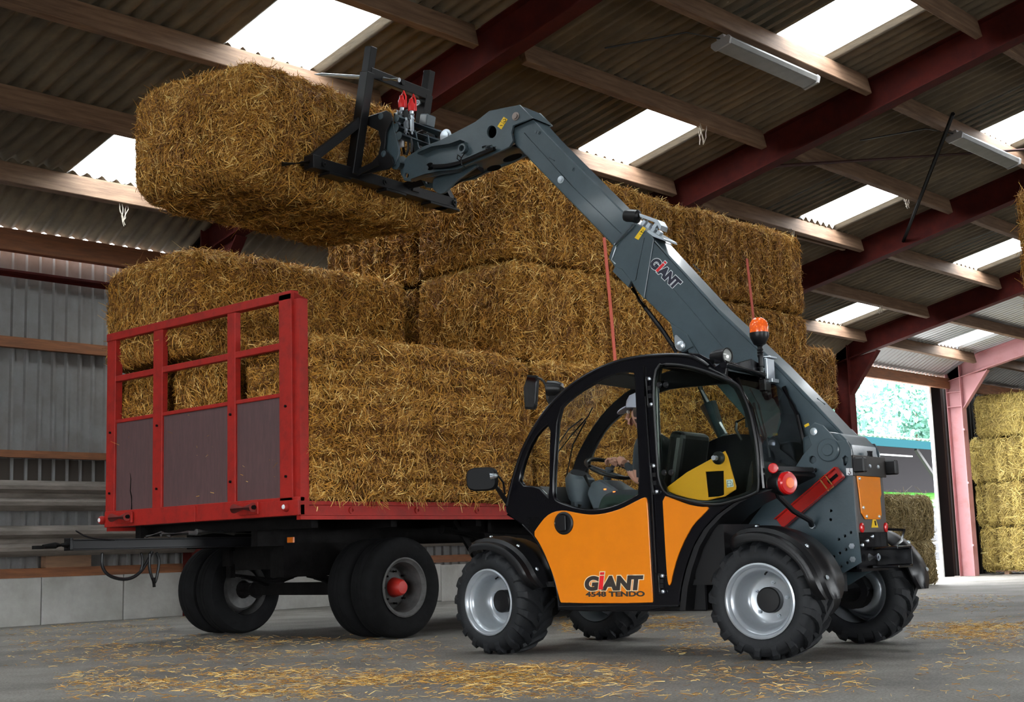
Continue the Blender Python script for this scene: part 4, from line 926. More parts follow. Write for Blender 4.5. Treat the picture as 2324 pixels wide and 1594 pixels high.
# yellow tank cover seen through the rear side window
YT=[(1504,1114),(1560,1072),(1618.7,1040),(1646,1024),(1653,1040),(1671,1104),(1670,1112),(1640,1126),(1600,1138),(1548,1130)]
YH=[(1602,1071),(1643,1069),(1644,1127),(1608,1129)]
yt=sideplate('tank_cover',YT,[YH],M_yellow,T,BN-.06,.012,smooth=0,bevel=.002)
b=MB(); b.prism([S(x,y,BN-.12) for x,y in ((1598,1066),(1648,1065),(1649,1131),(1604,1133))],(0,-.02,0)); b.build('tank_recess',M_dark,yt)
p=S(1632,1040,BN-.05); b=MB(); b.lathe(p,(0,1,0),[(.048,0),(.048,.02),(.03,.035),(.0,.035)],24); kn=b.build('window_knob',M_plastic,seal,smooth=True)
p=S(1625,1040,BN+.06); b=MB(); b.cyl(p,p+Vector((.0,.04,0)),.018,14); b.build('knob_cap',M_zinc,seal,smooth=True)
sideplate('fuel_sticker',[(1648,1089),(1663,1088),(1665,1105),(1650,1107)],[],M_decalw,yt,BN-.052,.002,bevel=.0003)
b=MB()
for px in ([(1651,1092),(1651,1104)],[(1658,1091.5),(1658.6,1103.5)],[(1651,1092),(1658,1091.5)],[(1651,1104),(1658.6,1103.5)],[(1651,1098),(1658,1097.7)],[(1660,1093),(1662,1097),(1662,1103),(1660,1103)]): b.tube([S(x,y,BN-.0505) for x,y in px],.0022,4)
b.build('fuel_symbol',M_decald,yt)
# dark bodywork behind cab between arch and chassis plate
b=MB(); b.prism([S(x,y,-.42) for x,y in ((1560,1386),(1570,1250),(1625,1172),(1690,1122),(1712,1118),(1665,1178),(1640,1215),(1640,1386))],(0,-.4,0)); b.build('engine_side',M_dark,T)
b=MB(); b.prism([S(x,y,-.32) for x,y in ((1690,1125),(1700,1060),(1705,1045),(1790,1062),(1800,1078),(1740,1108))],(0,-.42,0)); b.build('rear_bodywork',M_blackm,T,bevel=.01)
# ---- chassis plates carrying the boom
CP=[(1800,1070),(1822,1035),(1843,1010),(1836,992),(1838,970),(1850,960),(1868,966),(1900,1000),(1922,1000),(1932,1020),(1946,1195),(1955,1277),(1907,1306),(1860,1335),(1640,1340),(1650,1190),(1700,1130),(1755,1100)]
HO=[[(x+8*math.cos(t),y+8.5*math.sin(t)) for t in np.linspace(0,2*math.pi,16)[:-1]] for x,y in ((1845,1044),)]+[[(1913,1040),(1919,1034),(1925,1040),(1924,1050),(1920,1058),(1916,1056)]]
HO+= [[(x+2.8*math.cos(t),y+3.2*math.sin(t)) for t in np.linspace(0,2*math.pi,9)[:-1]] for x,y in ((1932,1209),(1918.5,1217),(1905,1225),(1921,1248),(1907,1256),(1894,1264),(1924,1278),(1910,1286.5),(1887,1160),(1886,1180))]
PB=-.735
cp=sideplate('chassis_plate',CP,HO,M_slate,T,PB,.022,smooth=0,bevel=.004)
cpf=[S(x,y,PB) for x,y in CP]; plate('chassis_plate',[p+Vector((0,-.54,0)) for p in cpf],[],M_slate,T,(0,PB-.54,0),(1,0,0),(0,0,1),.022,.004)
for x,y in ((1934,1240),(1936,1270)):
    p=S(x,y,PB+.011); b=MB(); b.cyl(p,p+OUTY*.012,.022,6); b.cyl(p,p+OUTY*.03,.012,10); b.build('plate_bolt',M_zinc,cp)
p=S(1882,1022,PB+.011); b=MB(); b.lathe(p,(0,1,0),[(.085,0),(.085,.022),(.078,.028),(.045,.028),(.04,.038),(.0,.038)],36); b.build('pivot_boss',M_slate,cp,smooth=True)
p=S(1848,980,PB+.011); b=MB(); b.lathe(p,(0,1,0),[(.028,0),(.028,.015),(.01,.018),(0,.018)],20); b.build('cylinder_pin',M_zinc,cp,smooth=True)
b=MB(); b.bar(S(1826,968,PB+.02),S(1836,963,PB+.02),.004,.02,(0,0,1)); b.build('plate_sticker',M_decal,cp)
sideplate('hook_sticker',[(1920,1063),(1935,1063),(1936,1079),(1921,1079)],[],M_decalw,cp,PB+.013,.002,bevel=.0003)
b=MB(); b.tube([S(x,y,PB+.016) for x,y in ((1928,1064),(1928,1070),(1931,1074),(1928,1077.5),(1924.5,1075))],.003,5); b.build('hook_symbol',M_decald,cp)
# lamp stalks, rear lamp
b=MB(); b.bar(S(1757,1064,-.10),S(1843,1067,-.64),.03,.035); b.tube([S(1843,1067,-.66),S(1850,1068,-.70)],.02,10); b.build('lamp_arm',M_blackm,T,bevel=.004)
b=MB(); b.tube([S(1756,1070,-.11),S(1755,1095,-.13),S(1768,1128,-.18),S(1800,1160,-.38),S(1838,1182,-.6),S(1842,1192,-.68)],.020,8); b.build('lamp_arm',M_blackm,T,smooth=True)
for x,y in ((1845,1068),(1843,1195)): p=S(x,y,-.69); b=MB(); b.lathe(p,(0,1,0),[(0,.012),(.018,.01),(.02,-.02)],12); b.build('arm_bolt',M_zinc,T,smooth=True)
def roundlamp(c,ax,r,d,nm,par):
    b=MB(); b.lathe(c,ax,[(0,-d),(r*.75,-d),(r*.96,-d*.5),(r,0),(r*.94,.006)],32); o_=b.build(nm,M_plastic,par,smooth=True)
    b=MB(); b.lathe(c,ax,[(r*.94,0),(r*.93,.03),(r*.8,.042),(r*.45,.046)],32); b.build('red_lens',M_redlens,o_,smooth=True)
    b=MB(); b.lathe(c,ax,[(r*.45,.046),(r*.4,.05),(0,.052)],24); b.build('amber_lens',M_orlens,o_,smooth=True)
roundlamp(S(1783,1097,-.12),Vector((-1,.40,0)).normalized(),.086,.12,'rear_lamp',T)
p=S(1755,1063,-.06); b=MB(); b.lathe(p,Vector((-.55,.8,0)),[(.036,-.012),(.036,.0),(.03,.005),(0,.006)],24); b.build('side_reflector',M_redlens,T,smooth=True)
# rear face
ar=S(1950,1100,PB).x
def rearpt(x,y,da=0): 
    return K(x,y,ar+da)
rf=[rearpt(1936,1075,0),rearpt(2006,1075,0),rearpt(2012,1195,0),rearpt(1950,1200,0)]
a_t=S(1934,1030,PB).x; a_b=S(1948,1200,PB).x
def rq(b_,z): # slightly sloping rear plate: a depends on height
    t=(z-.85)/(1.40-.85); return Vector((a_b+(a_t-a_b)*t-.002,b_,z))
b=MB(); b.prism([rq(PB+.01,.86),rq(PB-.55,.86),rq(PB-.55,1.42),rq(PB+.01,1.42)],(.02,0,0)); rp=b.build('rear_plate',mat('dark_taupe_paint',(.06,.055,.052),.4),T,bevel=.003)
oy=[(PB-.03,1.28),(PB-.47,1.28),(PB-.47,1.14),(PB-.44,1.11),(PB-.44,.99),(PB-.41,.955),(PB-.12,.955),(PB-.06,1.0)]
b=MB(); b.prism([rq(u,z)+Vector((-.012,0,0)) for u,z in oy],(.012,0,0)); oc=b.build('rear_cover',M_orange,rp,bevel=.004)
for u,z in ((PB-.06,1.25),(PB-.09,1.04),(PB-.14,.975),(PB-.38,.975)): p=rq(u,z)+Vector((-.012,0,0)); b=MB(); b.lathe(p,(-1,0,0),[(0,.01),(.011,.008),(.013,0)],10); b.build('cover_bolt',M_zinc,oc,smooth=True)
b=MB(); b.prism([rq(PB-.24,.875+.02)+Vector((-.004,0,0)),rq(PB-.37,.895)+Vector((-.004,0,0)),rq(PB-.305,1.0-.0)+Vector((-.004,0,0))],(.003,0,0)); wt=b.build('warning_triangle',M_decal,rp)
b=MB(); b.bar(rq(PB-.31,.91)+Vector((-.006,0,0)),rq(PB-.30,.945)+Vector((-.006,0,0)),.02,.002,(0,1,0)); b.build('triangle_symbol',M_decald,wt)
for u in (PB-.055,PB-.52): p=rq(u,.895); b=MB(); b.lathe(p,(-1,0,0),[(.036,0),(.036,.008),(.03,.012),(0,.013)],24); b.build('rear_reflector',M_redlens,rp,smooth=True)
b=MB(); b.bb((a_t-.03,PB-.56,1.27),(a_t-.018,PB+.05,1.42)); nb=b.build('number_plate_bracket',mat('dark_brown_black',(.016,.012,.010),.4),T,bevel=.003)
for u in (PB-.24,PB-.40): b=MB(); b.lathe((a_t-.03,u,1.345),(-1,0,0),[(0,.012),(.012,.01),(.015,0)],10); b.build('bracket_bolt',M_zinc,nb,smooth=True)
for u in (PB+.02,PB-.60): b=MB(); b.box((a_t-.06,u,1.345),(.09,.07,.11)); b.build('number_plate_lamp',M_plastic,nb,bevel=.01)
for u in (PB-.27,PB-.31): b=MB(); b.cyl((a_t-.02,u,1.42),(a_t-.02,u,1.46),.015,10); b.build('cable_gland',M_plastic,nb)
# counterweight hump over the pivot and hitch below
hp=[S(x,y,PB) for x,y in ((1850,960),(1868,966),(1900,1000),(1925,1005),(1934,1030),(1930,1060),(1870,1060))]
b=MB(); q0=[(a_t+.00,1.36),(a_t+.02,1.50),(a_t+.10,1.59),(a_t+.25,1.62),(a_t+.40,1.58),(a_t+.4,1.36)]; b.prism([(u,PB-.03,z) for u,z in q0],(0,-.50,0)); b.build('rear_hump',M_slate,T,bevel=.02,seg=3)
b=MB(); b.bb((a_b+.02,PB-.52,.60),(a_b+.04,PB-.02,.86)); b.bb((a_b,PB-.53,.58),(a_b+.3,PB-.01,.60)); b.bb((a_b-.02,PB-.5,.62),(a_b+.1,PB-.47,.86)); hb_=b.build('hitch_frame',M_black,T)
b=MB(); b.bb((a_b-.20,PB-.50,.735),(a_b+.0,PB-.22,.755)); b.bb((a_b-.20,PB-.50,.60),(a_b+.0,PB-.22,.62)); b.bb((a_b-.22,PB-.46,.62),(a_b-.02,PB-.44,.735)); b.build('drawbar_jaw',M_black,hb_,bevel=.004)
b=MB(); b.cyl((a_b+.0,PB-.17,.68),(a_b-.07,PB-.17,.68),.028,16); b.cyl((a_b-.07,PB-.17,.68),(a_b-.08,PB-.17,.68),.016,12); b.build('coupling_pin',M_zinc,hb_,smooth=True)
for k,(u,z) in enumerate(((PB-.10,.77),(PB-.20,.80),(PB-.30,.83))): b=MB(); b.lathe((a_b+.02,u,z),(-1,0,0),[(0,.014),(.012,.01),(.015,0)],10); b.build('hitch_bolt',M_zinc,hb_,smooth=True)
b=MB(); b.tube([(a_b-.02,PB-.2,.74),(a_b-.16,PB-.24,.75),(a_b-.2,PB-.3,.79),(a_b-.19,PB-.4,.87),(a_b-.05,PB-.45,.88)],.010,6); b.build('pin_handle',M_black,hb_,smooth=True)
# red cylinder lock channel
A=S(1770,1190,PB+.06); Bq=S(1908,1072,PB+.06); d_=(Bq-A).normalized(); nrm=d_.cross(Vector((0,1,0))).normalized()
b=MB(); b.bar(A,Bq,.10,.008,Vector((0,1,0))); b.bar(A+nrm*.045+OUTY*.02,Bq+nrm*.045+OUTY*.02,.008,.05,Vector((0,1,0))); b.bar(A-nrm*.045+OUTY*.02,Bq-nrm*.045+OUTY*.02,.008,.05,Vector((0,1,0))); b.bar(Bq+nrm*.045+OUTY*.02,Bq-nrm*.045+OUTY*.02,.01,.05,Vector((0,1,0)))
lk=b.build('safety_lock_channel',M_redg,T,bevel=.002)
m_=Bq-d_*.10+OUTY*.03; b=MB(); b.tube([m_+nrm*.055,m_+nrm*.055-d_*.05,m_-nrm*.055-d_*.05,m_-nrm*.055+d_*.0,m_+nrm*.055],.006,6); b.build('lock_pin_ring',mat('brass_pin',(.6,.35,.12),.35,metal=.7),lk)
b=MB(); b.bar(Bq-d_*.03+OUTY*.008,Bq-d_*.12+OUTY*.008,.025,.004,Vector((0,1,0))); b.build('slot',M_dark,lk)
# ---- boom
BB=-.93
def boxsec(name,px,b0,wd,m=M_slate,par=T,bevel=.012,it=0):
    pts=[S(x,y,b0) for x,y in px]
    if it: pts=chaikin(pts,it)
    b=MB(); b.prism(pts,(0,-wd,0)); return b.build(name,m,par,bevel=bevel,seg=2)
LOW=[(1478,536),(1629,700),(1761,824),(1845,911),(1926,998),(1932,1030),(1900,1065),(1800,1068),(1700,960),(1600,845),(1562,800),(1519,733),(1463,678),(1440,640)]
boom=boxsec('boom_outer_section',LOW,BB,.275)
COL=[(1440,505),(1474,533),(1482,541),(1443,679),(1432,640),(1410,612),(1395,608),(1381,585),(1390,560)]
col=boxsec('boom_collar',[(1440,505),(1476,533),(1484,543),(1462,679),(1445,660),(1432,638),(1412,612),(1395,607),(1381,585),(1390,560)],BB+.015,.305,bevel=.006)
boxsec('collar_lug',[(1395,606),(1412,612),(1432,637),(1425,652),(1390,616)],BB+.02,.05,par=col,bevel=.003)
INN=[(1209,270),(1240,305),(1414,480),(1470,537),(1410,590),(1389,556),(1300,464),(1172,332),(1163,320),(1165,290)]
inn=boxsec('boom_inner_section',INN,BB-.015,.245)
# ear with cylinder pin
EAR=[(1519,731),(1523,740),(1532,783),(1538,795),(1550,800),(1562,792),(1572,787),(1580,795),(1600,830),(1560,760)]
boxsec('cylinder_ear',EAR,BB+.018,.03,par=boom,bevel=.004); boxsec('cylinder_ear',EAR,BB-.26,.03,par=boom,bevel=.004)
pz=[S(x,y,BB+.02) for x,y in ((1532,762),(1537,760),(1543,766),(1555,777),(1556,790),(1549,797),(1538,796),(1532,785))]
b=MB(); b.prism(chaikin(pz,1),(0,.012,0)); pn=b.build('pin_keeper_plate',M_zinc,boom,bevel=.002)
p=S(1545,784,BB+.03); b=MB(); b.lathe(p,(0,1,0),[(.036,0),(.036,.01),(.03,.014),(0,.015)],24); b.build('pin_head',M_zinc,pn,smooth=True)
# lift cylinder between chassis and ear
b=MB(); b.cyl(S(1545,784,BB-.13),S(1640,990,BB-.13),.045,18); b.cyl(S(1607,918,BB-.13),S(1690,1110,BB-.13),.07,18); b.build('lift_cylinder',M_slate,T,smooth=True)
def seam(px,b_,par,r=.0035,nm='weld_seam'):
    b=MB(); b.tube([S(x,y,b_) for x,y in px],r,5); return b.build(nm,M_slate,par,smooth=True)
seam([(1455,586),(1511,637),(1564,697),(1639,787),(1660,812)],BB+.001,boom); seam([(1462,540),(1443,636),(1432,640)],BB+.016,col); seam([(1190,302),(1300,424),(1410,530)],BB-.014,inn); seam([(1766,913),(1790,942),(1830,990)],BB+.001,boom)
seam([(1484,548),(1629,708),(1761,832),(1845,920),(1915,990)],BB+.002,boom,.005,'edge_bead')
for x,y,r in ((1218,299,.012),(1223,301,.012),(1300,384,.012),(1273,408,.020)):
    p=S(x,y,BB-.015); b=MB(); b.lathe(p,(0,1,0),[(r*1.7,0),(r*1.7,.004),(r,.005),(r,.014),(0,.015)],16); b.build('slide_pad_bolt',M_slate if r<.015 else M_zinc,inn,smooth=True)
for px in ([(1246,358),(1258,365)],[(1573,603),(1590,618)],[(1576,607),(1590,621)],[(1855,908),(1873,922)]):
    b=MB(); b.tube([S(x,y,BB+.002 if x<1500 else BB-.10)+Vector((0,0,.0 if x<1500 else .012)) for x,y in px],.005,5); b.build('weld_mark',M_slate,boom)
# GIANT lettering on the boom
A=S(1474.0,600.0,BB+.003); Bq=S(1530,655,BB+.003); ax=(Bq-A).normalized(); up=Vector((0,-1,0)).cross(ax).normalized()
if up.z<0: up=-up
logo(boom,A,ax,up,(Bq-A).length*1.06,M_decaln,M_decalr,M_decalw,.0,LY=1.05)
# warning decals
def decal(nm,px,b_,par,m=M_decal): return sideplate(nm,px,[],m,par,b_,.002,bevel=.0003)
d1=decal('warning_sticker',[(1459,514),(1466,519),(1449,545),(1440,540)],BB+.017,col)
b=MB(); b.tube([S(1452,531,BB+.0185),S(1460,535.5,BB+.0185)],.002,4); b.tube([S(x,y,BB+.0185) for x,y in((1454,526),(1460,521),(1462,529),(1454,526))],.003,4); b.build('sticker_symbol',M_decald,d1)
# collar plumbing, guide rod, work light
b=MB(); b.tube([S(1441,508,BB+.03),S(1395,556,BB+.03)],.009,8); b.tube([S(1439,512,BB+.02),S(1398,560,BB+.02),S(1388,590,BB+.02),S(1397,600,BB+.02)],.006,6); b.build('guide_rod',M_zinc,col,smooth=True)
p0=S(1450,492,BB-.04);p1=S(1420,490,BB-.04); b=MB(); b.lathe(p1,(p0-p1),[(0,0),(.05,0),(.06,.03),(.058,.12),(.03,.14),(0,.14)],24); b.build('boom_work_light',M_plastic,col,smooth=True)
b=MB(); b.prism([S(x,y,BB-.02) for x,y in ((1450,484),(1492,499),(1500,512),(1497,523),(1492,512),(1485,505),(1452,493))],(0,-.12,0)); b.build('valve_bracket',M_zinc,col,bevel=.003)
for x,y in ((1463,507),(1474,513),(1484,523),(1496,531),(1489,514)):
    b=MB(); q=S(x,y,BB-.05); b.box(q,(.05,.05,.035),rot=(0,R_(43),0)); b.tube([q,q+Vector((.02,.0,.05))],.010,8); b.build('valve_fitting',M_zinc,col,bevel=.003)
b=MB(); b.prism([S(x,y,BB-.0) for x,y in ((1462,528),(1470,520),(1506,541),(1508,547),(1478,536))],(0,-.22,0)); b.build('collar_cover',M_zinc,col,bevel=.003)
b=MB(); b.tube([S(x,y,BB-.2) for x,y in ((1432,640),(1450,680),(1490,735),(1520,775),(1535,800))],.016,8); b.tube([S(x,y,BB-.10) for x,y in ((1436,655),(1465,700),(1500,745),(1527,785))],.020,8); b.build('boom_hoses',M_plastic,boom,smooth=True)
# ---- boom head
HEAD=[(1181.6,238.6),(1204,262),(1209,268),(1166,286),(1162,302),(1166,320),(1158,334),(1110,357),(1056,378),(1030,392),(985,401),(942,409),(934,413),(920,411),(912,396),(909,378),(928,355),(963,333),(1000,319.5),(1034,301.6),(1081,277),(1113,252)]
HC=[[(x+rx*math.cos(t),y+ry*math.sin(t)) for t in np.linspace(0,2*math.pi,20)[:-1]] for x,y,rx,ry in ((1118,300,10.5,14),(925,399,5,5.5))]
HBN=BB+.02
hd=sideplate('boom_head',HEAD,HC,M_slate,T,HBN,.03,bevel=.004)
hpts=[S(x,y,HBN) for x,y in HEAD]; off=Vector((0,-.31,0))
plate('boom_head_plate',[p+off for p in hpts],[[S(x,y,HBN)+off for x,y in h] for h in HC],M_slate,hd,(0,HBN-.31,0),(1,0,0),(0,0,1),.03,.004)
b=MB(); lowr=[S(x,y,HBN) for x,y in ((1158,332),(1110,355),(1056,376),(1030,390),(985,399),(942,407))]; b.loft([p+Vector((0,-.01,.01)) for p in lowr],[p+off+Vector((0,.01,.01)) for p in lowr])
uppr=[S(x,y,HBN) for x,y in ((1181.6,239.5),(1113,253),(1081,278),(1034,302.6),(1000,320.5),(963,334),(940,348))]; b.loft([p+Vector((0,-.01,-.004)) for p in uppr],[p+off+Vector((0,.01,-.004)) for p in uppr]); b.loft([S(1181.6,239.5,HBN),S(1209,268,HBN)],[S(1181.6,239.5,HBN)+off,S(1209,268,HBN)+off])
b.build('head_web',M_slate,hd)
# oval openings in the bottom web
for x,y,L in ((1140,348,.10),(1098,372,.07)):
    p=S(x,y,HBN)+Vector((0,-.155,-.004)); dd=(lowr[0]-lowr[2]).normalized(); sd=Vector((0,1,0)); n3=dd.cross(sd)
    b=MB(); b.prism([p+dd*math.cos(t)*L+sd*math.sin(t)*.06 for t in np.linspace(0,2*math.pi,20)[:-1]],n3*.008); b.build('oval_opening',M_dark,hd)
for x,y,r in ((1171,264.5,.026),(1012,309,.045)):
    p=S(x,y,HBN+.015 if x>1100 else HBN-.2); b=MB(); b.lathe(p,(0,1,0),[(r*1.5,0),(r*1.5,.008),(r,.01),(r,.024),(0,.026)],24); b.build('head_pin',M_zinc if x<1100 else mat('bare_steel',(.25,.2,.18),.4,metal=.6),hd,smooth=True)
b=MB(); b.cyl(S(1010,309,HBN+.02)+Vector((0,-.22,0)),S(1010,309,HBN+.02)+Vector((0,-.30,0)),.085,24); b.build('tilt_link_boss',M_slate,hd,smooth=True)
for px in ([(957,350),(990,336),(1030,330),(1055,321)],[(942,410),(975,398),(1005,392),(1050,388)]):
    pts=[S(x,y,HBN+.015) for x,y in px]; b=MB(); b.loft(pts,[p+Vector((0,.07,0)) for p in pts]); b.loft([p+Vector((0,0,-.012)) for p in pts],[p+Vector((0,.07,-.012)) for p in pts]); b.build('stiffener_rib',M_slate,hd)
p=S(1055,339,HBN+.015); b=MB(); b.lathe(p,(0,1,0),[(.045,0),(.045,.05),(.03,.05),(.03,.0)],24,close=True); b.build('hose_guide_ring',M_slate,hd,smooth=True)
b=MB(); b.tube(chaikin([S(x,y,HBN+.05) for x,y in ((975,378),(1005,378),(1040,372),(1075,357),(1102,345),(1122,338))],2,False),[.03]+[.022]*50 if 0 else .022,8); b.build('head_hose',M_plastic,hd,smooth=True)
b=MB(); b.tube([S(x,y,HBN+.07) for x,y in ((975,373),(978,383))],.03,10); b.tube([S(x,y,HBN+.07) for x,y in ((1044,366),(1037,360),(1039,352),(1046,357),(1048,374),(1055,379))],.006,6); b.tube([S(1042,366,HBN+.07),S(1056,345,HBN+.07)],.005,5); b.build('hose_clip',M_plastic,hd,smooth=True)
for x,y in ((1095,334),(1107,333),(1104,339),(1117,337)): b=MB(); b.tube([S(x,y,HBN+.04),S(x+9,y-2,HBN+.04)],.012,8); b.build('hose_fitting',M_zinc,hd,smooth=True)
d2=decal('warning_sticker',[(1143,265),(1152,271),(1138,294),(1129,287)],HBN+.017,hd); b=MB(); b.tube([S(1135.5,275.5,HBN+.0195),S(1144.5,281.5,HBN+.0195)],.002,4); b.tube([S(x,y,HBN+.0195) for x,y in((1142,272),(1147,270),(1148,276),(1143,277))],.004,4); b.tube([S(1135,285,HBN+.0195),S(1140,285,HBN+.0195)],.004,4); b.build('sticker_symbol',M_decald,d2)
# curved tilt cylinder cradle under the head
CRA=[(985,400),(980,425),(990,438),(1005,441),(1018,428),(1035,410),(1062,392),(1090,372),(1056,376)]
for db_ in (-.06,-.24): boxsec('cylinder_cradle',CRA,BB+db_,.03,par=hd,bevel=.004,it=1)
b=MB(); b.cyl(S(1000,430,BB-.15),S(1090,380,BB-.15),.05,16); b.build('tilt_cylinder',M_blackm,hd,smooth=True)
# ---- quick hitch
HN=-.83
QP=[(873,272),(878,266),(889,262),(892,275),(898,300),(907,337),(907,352),(900,372),(891,377),(884,372),(880,352),(875,345)]
qh=sideplate('quick_hitch',QP,[],M_slate,T,HN,.025,smooth=1,bevel=.004)
q2=chaikin([S(x,y,HN) for x,y in QP],1); plate('hitch_plate',[p+Vector((0,-.62,0)) for p in q2],[],M_slate,qh,(0,HN-.62,0),(1,0,0),(0,0,1),.025,.004)
for dy in (-.26,-.45):
    b=MB(); b.prism([S(x,y,HN)+Vector((0,dy,0)) for x,y in ((895,278),(905,283),(912,320),(925,340),(938,352),(915,352),(905,345))],(0,.02,0)); b.build('hitch_web',M_slate,qh,bevel=.003)
for x,y,r in ((900,268,.035),(897,290,.045),(905,308,.04)):
    p=S(x,y,HN); b=MB(); b.cyl(p,p+Vector((0,-.66,0)),r,16); b.build('cross_tube',M_slate,qh,smooth=True)
for x,y in ((870,266),(876,351)):
    p=S(x,y,HN+.02); b=MB(); b.lathe(p,(0,1,0),[(.038,-.02),(.038,.02),(.03,.04),(0,.045)],20); b.build('hitch_pin',M_slate,qh,smooth=True)
b=MB(); b.cyl(S(898,372,HN+.0),S(898,372,HN)+Vector((0,-.62,0)),.055,20); b.cyl(S(912,366,BB+.05),S(912,366,BB-.34),.05,20); b.build('hinge_tube',M_slate,qh,smooth=True)
b=MB(); b.prism([S(x,y,HN-.08) for x,y in ((910,355),(948,378),(944,386),(905,372))],(0,-.03,0)); b.build('link_arm',M_slate,qh,bevel=.003)
# hydraulic couplers with red caps
hcx=empty('couplers',(0,0,0),0,T)
for k,(x,y) in enumerate(((912,258),(934,266))):
    p=S(x,y,HN-.12); b=MB(); b.cyl(p+Vector((0,0,-.10)),p+Vector((0,0,.06)),.022,12); b.cyl(p+Vector((0,0,-.02)),p+Vector((0,0,.03)),.03,6); b.build('coupler_body',M_zinc,hcx,smooth=False)
    b=MB(); b.lathe(p+Vector((0,0,.06)),(0,0,1),[(.032,0),(.034,.07),(.022,.09),(.02,.12),(0,.13)],16); b.tube([p+Vector((0,0,.17)),p+Vector((-.03,0,.22)),p+Vector((-.055,0,.16)),p+Vector((-.055,0,.05))],.009,6); b.build('red_dust_cap',M_redlens if 0 else mat('red_rubber_cap',(.75,.02,.02),.35),hcx,smooth=True)
for x,y,w_,h_ in ((902,270,.03,.12),(905,285,.03,.10),(922,283,.05,.08),(935,285,.03,.12),(921,296,.03,.05)):
    b=MB(); b.box(S(x,y,HN-.10),(w_,.03,h_)); b.cyl(S(x,y,HN-.10)+Vector((0,0,-h_/2-.03)),S(x,y,HN-.10)+Vector((0,0,h_/2+.03)),w_*.3,8); b.build('coupler_valve',M_zinc,hcx,bevel=.004)
b=MB(); b.box(S(917,265,HN-.16),(.20,.08,.10)); b.box(S(922,280,HN-.2),(.16,.06,.16)); b.build('coupler_block',M_blackm,hcx,bevel=.006)
b=MB(); b.box(S(911,323,HN-.1),(.055,.03,.10)); b.build('white_label_box',M_white,hcx,bevel=.008)
for px in ([(905,300),(903,315),(915,300),(928,302),(935,325),(933,345)],[(935,300),(925,310),(928,335),(922,352)],[(921,300),(914,330),(918,350)]):
    b=MB(); b.tube(chaikin([S(x,y,HN-.14) for x,y in px],2,False),.013,8); b.build('coupler_hose',M_plastic,hcx,smooth=True)
b=MB(); b.box(S(970,275,-1.33),(.10,.14,.12),rot=(0,R_(-12),0)); b.build('hitch_lock_block',M_slate,qh,bevel=.01)
# ---- bale spike frame (an implement carried on the hitch)
F=T; aB=4.45
nb_=K(702,379,aB); fbr=K(1028,455,aB); zB=(nb_.z+fbr.z)/2
fr=empty('bale_spike',(0,0,0),0,T); 
b=MB(); b.bar((aB,nb_.y,zB),(aB,fbr.y,zB),.11,.11,(0,0,1)); b.box((aB,nb_.y-.04,zB),(.13,.10,.13)); b.box((aB,fbr.y+.03,zB),(.12,.02,.12)); b.build('lower_beam',M_framebk,fr,bevel=.006)
bL=K(797,388,aB).y; tp=S(839,108,bL); bR=K(972,300,aB-.25).y
dirU=(Vector((tp.x,0,tp.z))-Vector((aB,0,zB))); Lu=dirU.length; dirU.normalize()
for bb_ in (bL,bR):
    p=Vector((aB-.02,bb_,zB)); b=MB(); b.bar(p,p+dirU*Lu*.80,.105,.105,(1,0,0)); b.bar(p+dirU*Lu*.78,p+dirU*Lu,.088,.088,(1,0,0)); b.build('upright',M_framebk,fr,bevel=.005)
p=Vector((aB-.02,bL,zB))+dirU*Lu*.80; q=Vector((aB-.02,bR,zB))+dirU*Lu*.80
b=MB(); b.bar(p,q,.10,.10,dirU); b.build('upper_beam',M_framebk,fr,bevel=.005)
p=Vector((aB-.02,bL,zB))+dirU*Lu*.42; q=Vector((aB,nb_.y-.03,zB+.04)); b=MB(); b.bar(q,p,.085,.085,(0,0,1)); b.build('diagonal_brace',M_framebk,fr,bevel=.005)
p=Vector((aB-.02,bR,zB))+dirU*Lu*.42; q=Vector((aB,fbr.y+.05,zB+.04)); b=MB(); b.bar(q,p,.085,.085,(0,0,1)); b.build('diagonal_brace',M_framebk,fr,bevel=.005)
for dy in (HN+.03,HN-.66):
    pts=[S(x,y,HN+.03) for x,y in ((832,268),(880,252),(889,258),(893,275),(880,300),(876,340),(893,358),(896,372),(885,385),(868,388),(806,402),(800,390),(845,372),(862,352),(868,325),(862,298),(835,285))]
    b=MB(); b.prism([p+Vector((0,dy-HN-.03,0)) for p in pts],(0,.025,0)); b.build('hitch_bracket',M_blackm,fr,bevel=.004)
b=MB(); b.bar(S(800,398,HN+.12),S(860,368,HN+.12),.06,.012,(0,1,0)); b.build('gusset',M_framebk,fr)
for bb_,L in ((nb_.y-.02,.55),(nb_.y-.62,1.2),(-1.1,1.2),(-1.65,1.2),(fbr.y+.12,1.2)):
    b=MB(); b.tube([(aB+.03,bb_,zB+.01),(aB+.1,bb_,zB+.012),(aB+L*.8,bb_,zB+.03),(aB+L,bb_,zB+.03)],[.026,.024,.017,.002],10); b.build('spike',M_framebk,fr,smooth=True)
b=MB(); b.tube([(aB,nb_.y,zB),K(641,373,aB+.08)],.022,8); b.build('end_tube',M_framebk,fr,smooth=True)
for bb_ in (nb_.y-.35,-1.28,fbr.y+.30,fbr.y+.12): b=MB(); b.box((aB-.0,bb_,zB-.07),(.14,.30,.025)); b.build('spike_socket',M_framebk,fr,bevel=.004)
for bb_ in (nb_.y-.14,-1.12,fbr.y+.05): b=MB(); b.lathe((aB-.055,bb_,zB),(-1,0,0),[(.03,0),(.03,.012),(.015,.014),(.015,.03),(0,.03)],12); b.build('spike_nut',M_framebk,fr,smooth=True)
pA=S(870,179,bL-.18);pB_=S(713,168.5,bL-.18); b=MB(); b.tube([pA+(pA-pB_)*.22,pA,pB_+(pA-pB_)*.12,pB_],[.022,.022,.018,.002],10); b.build('upper_tine',M_zinc,fr,smooth=True)
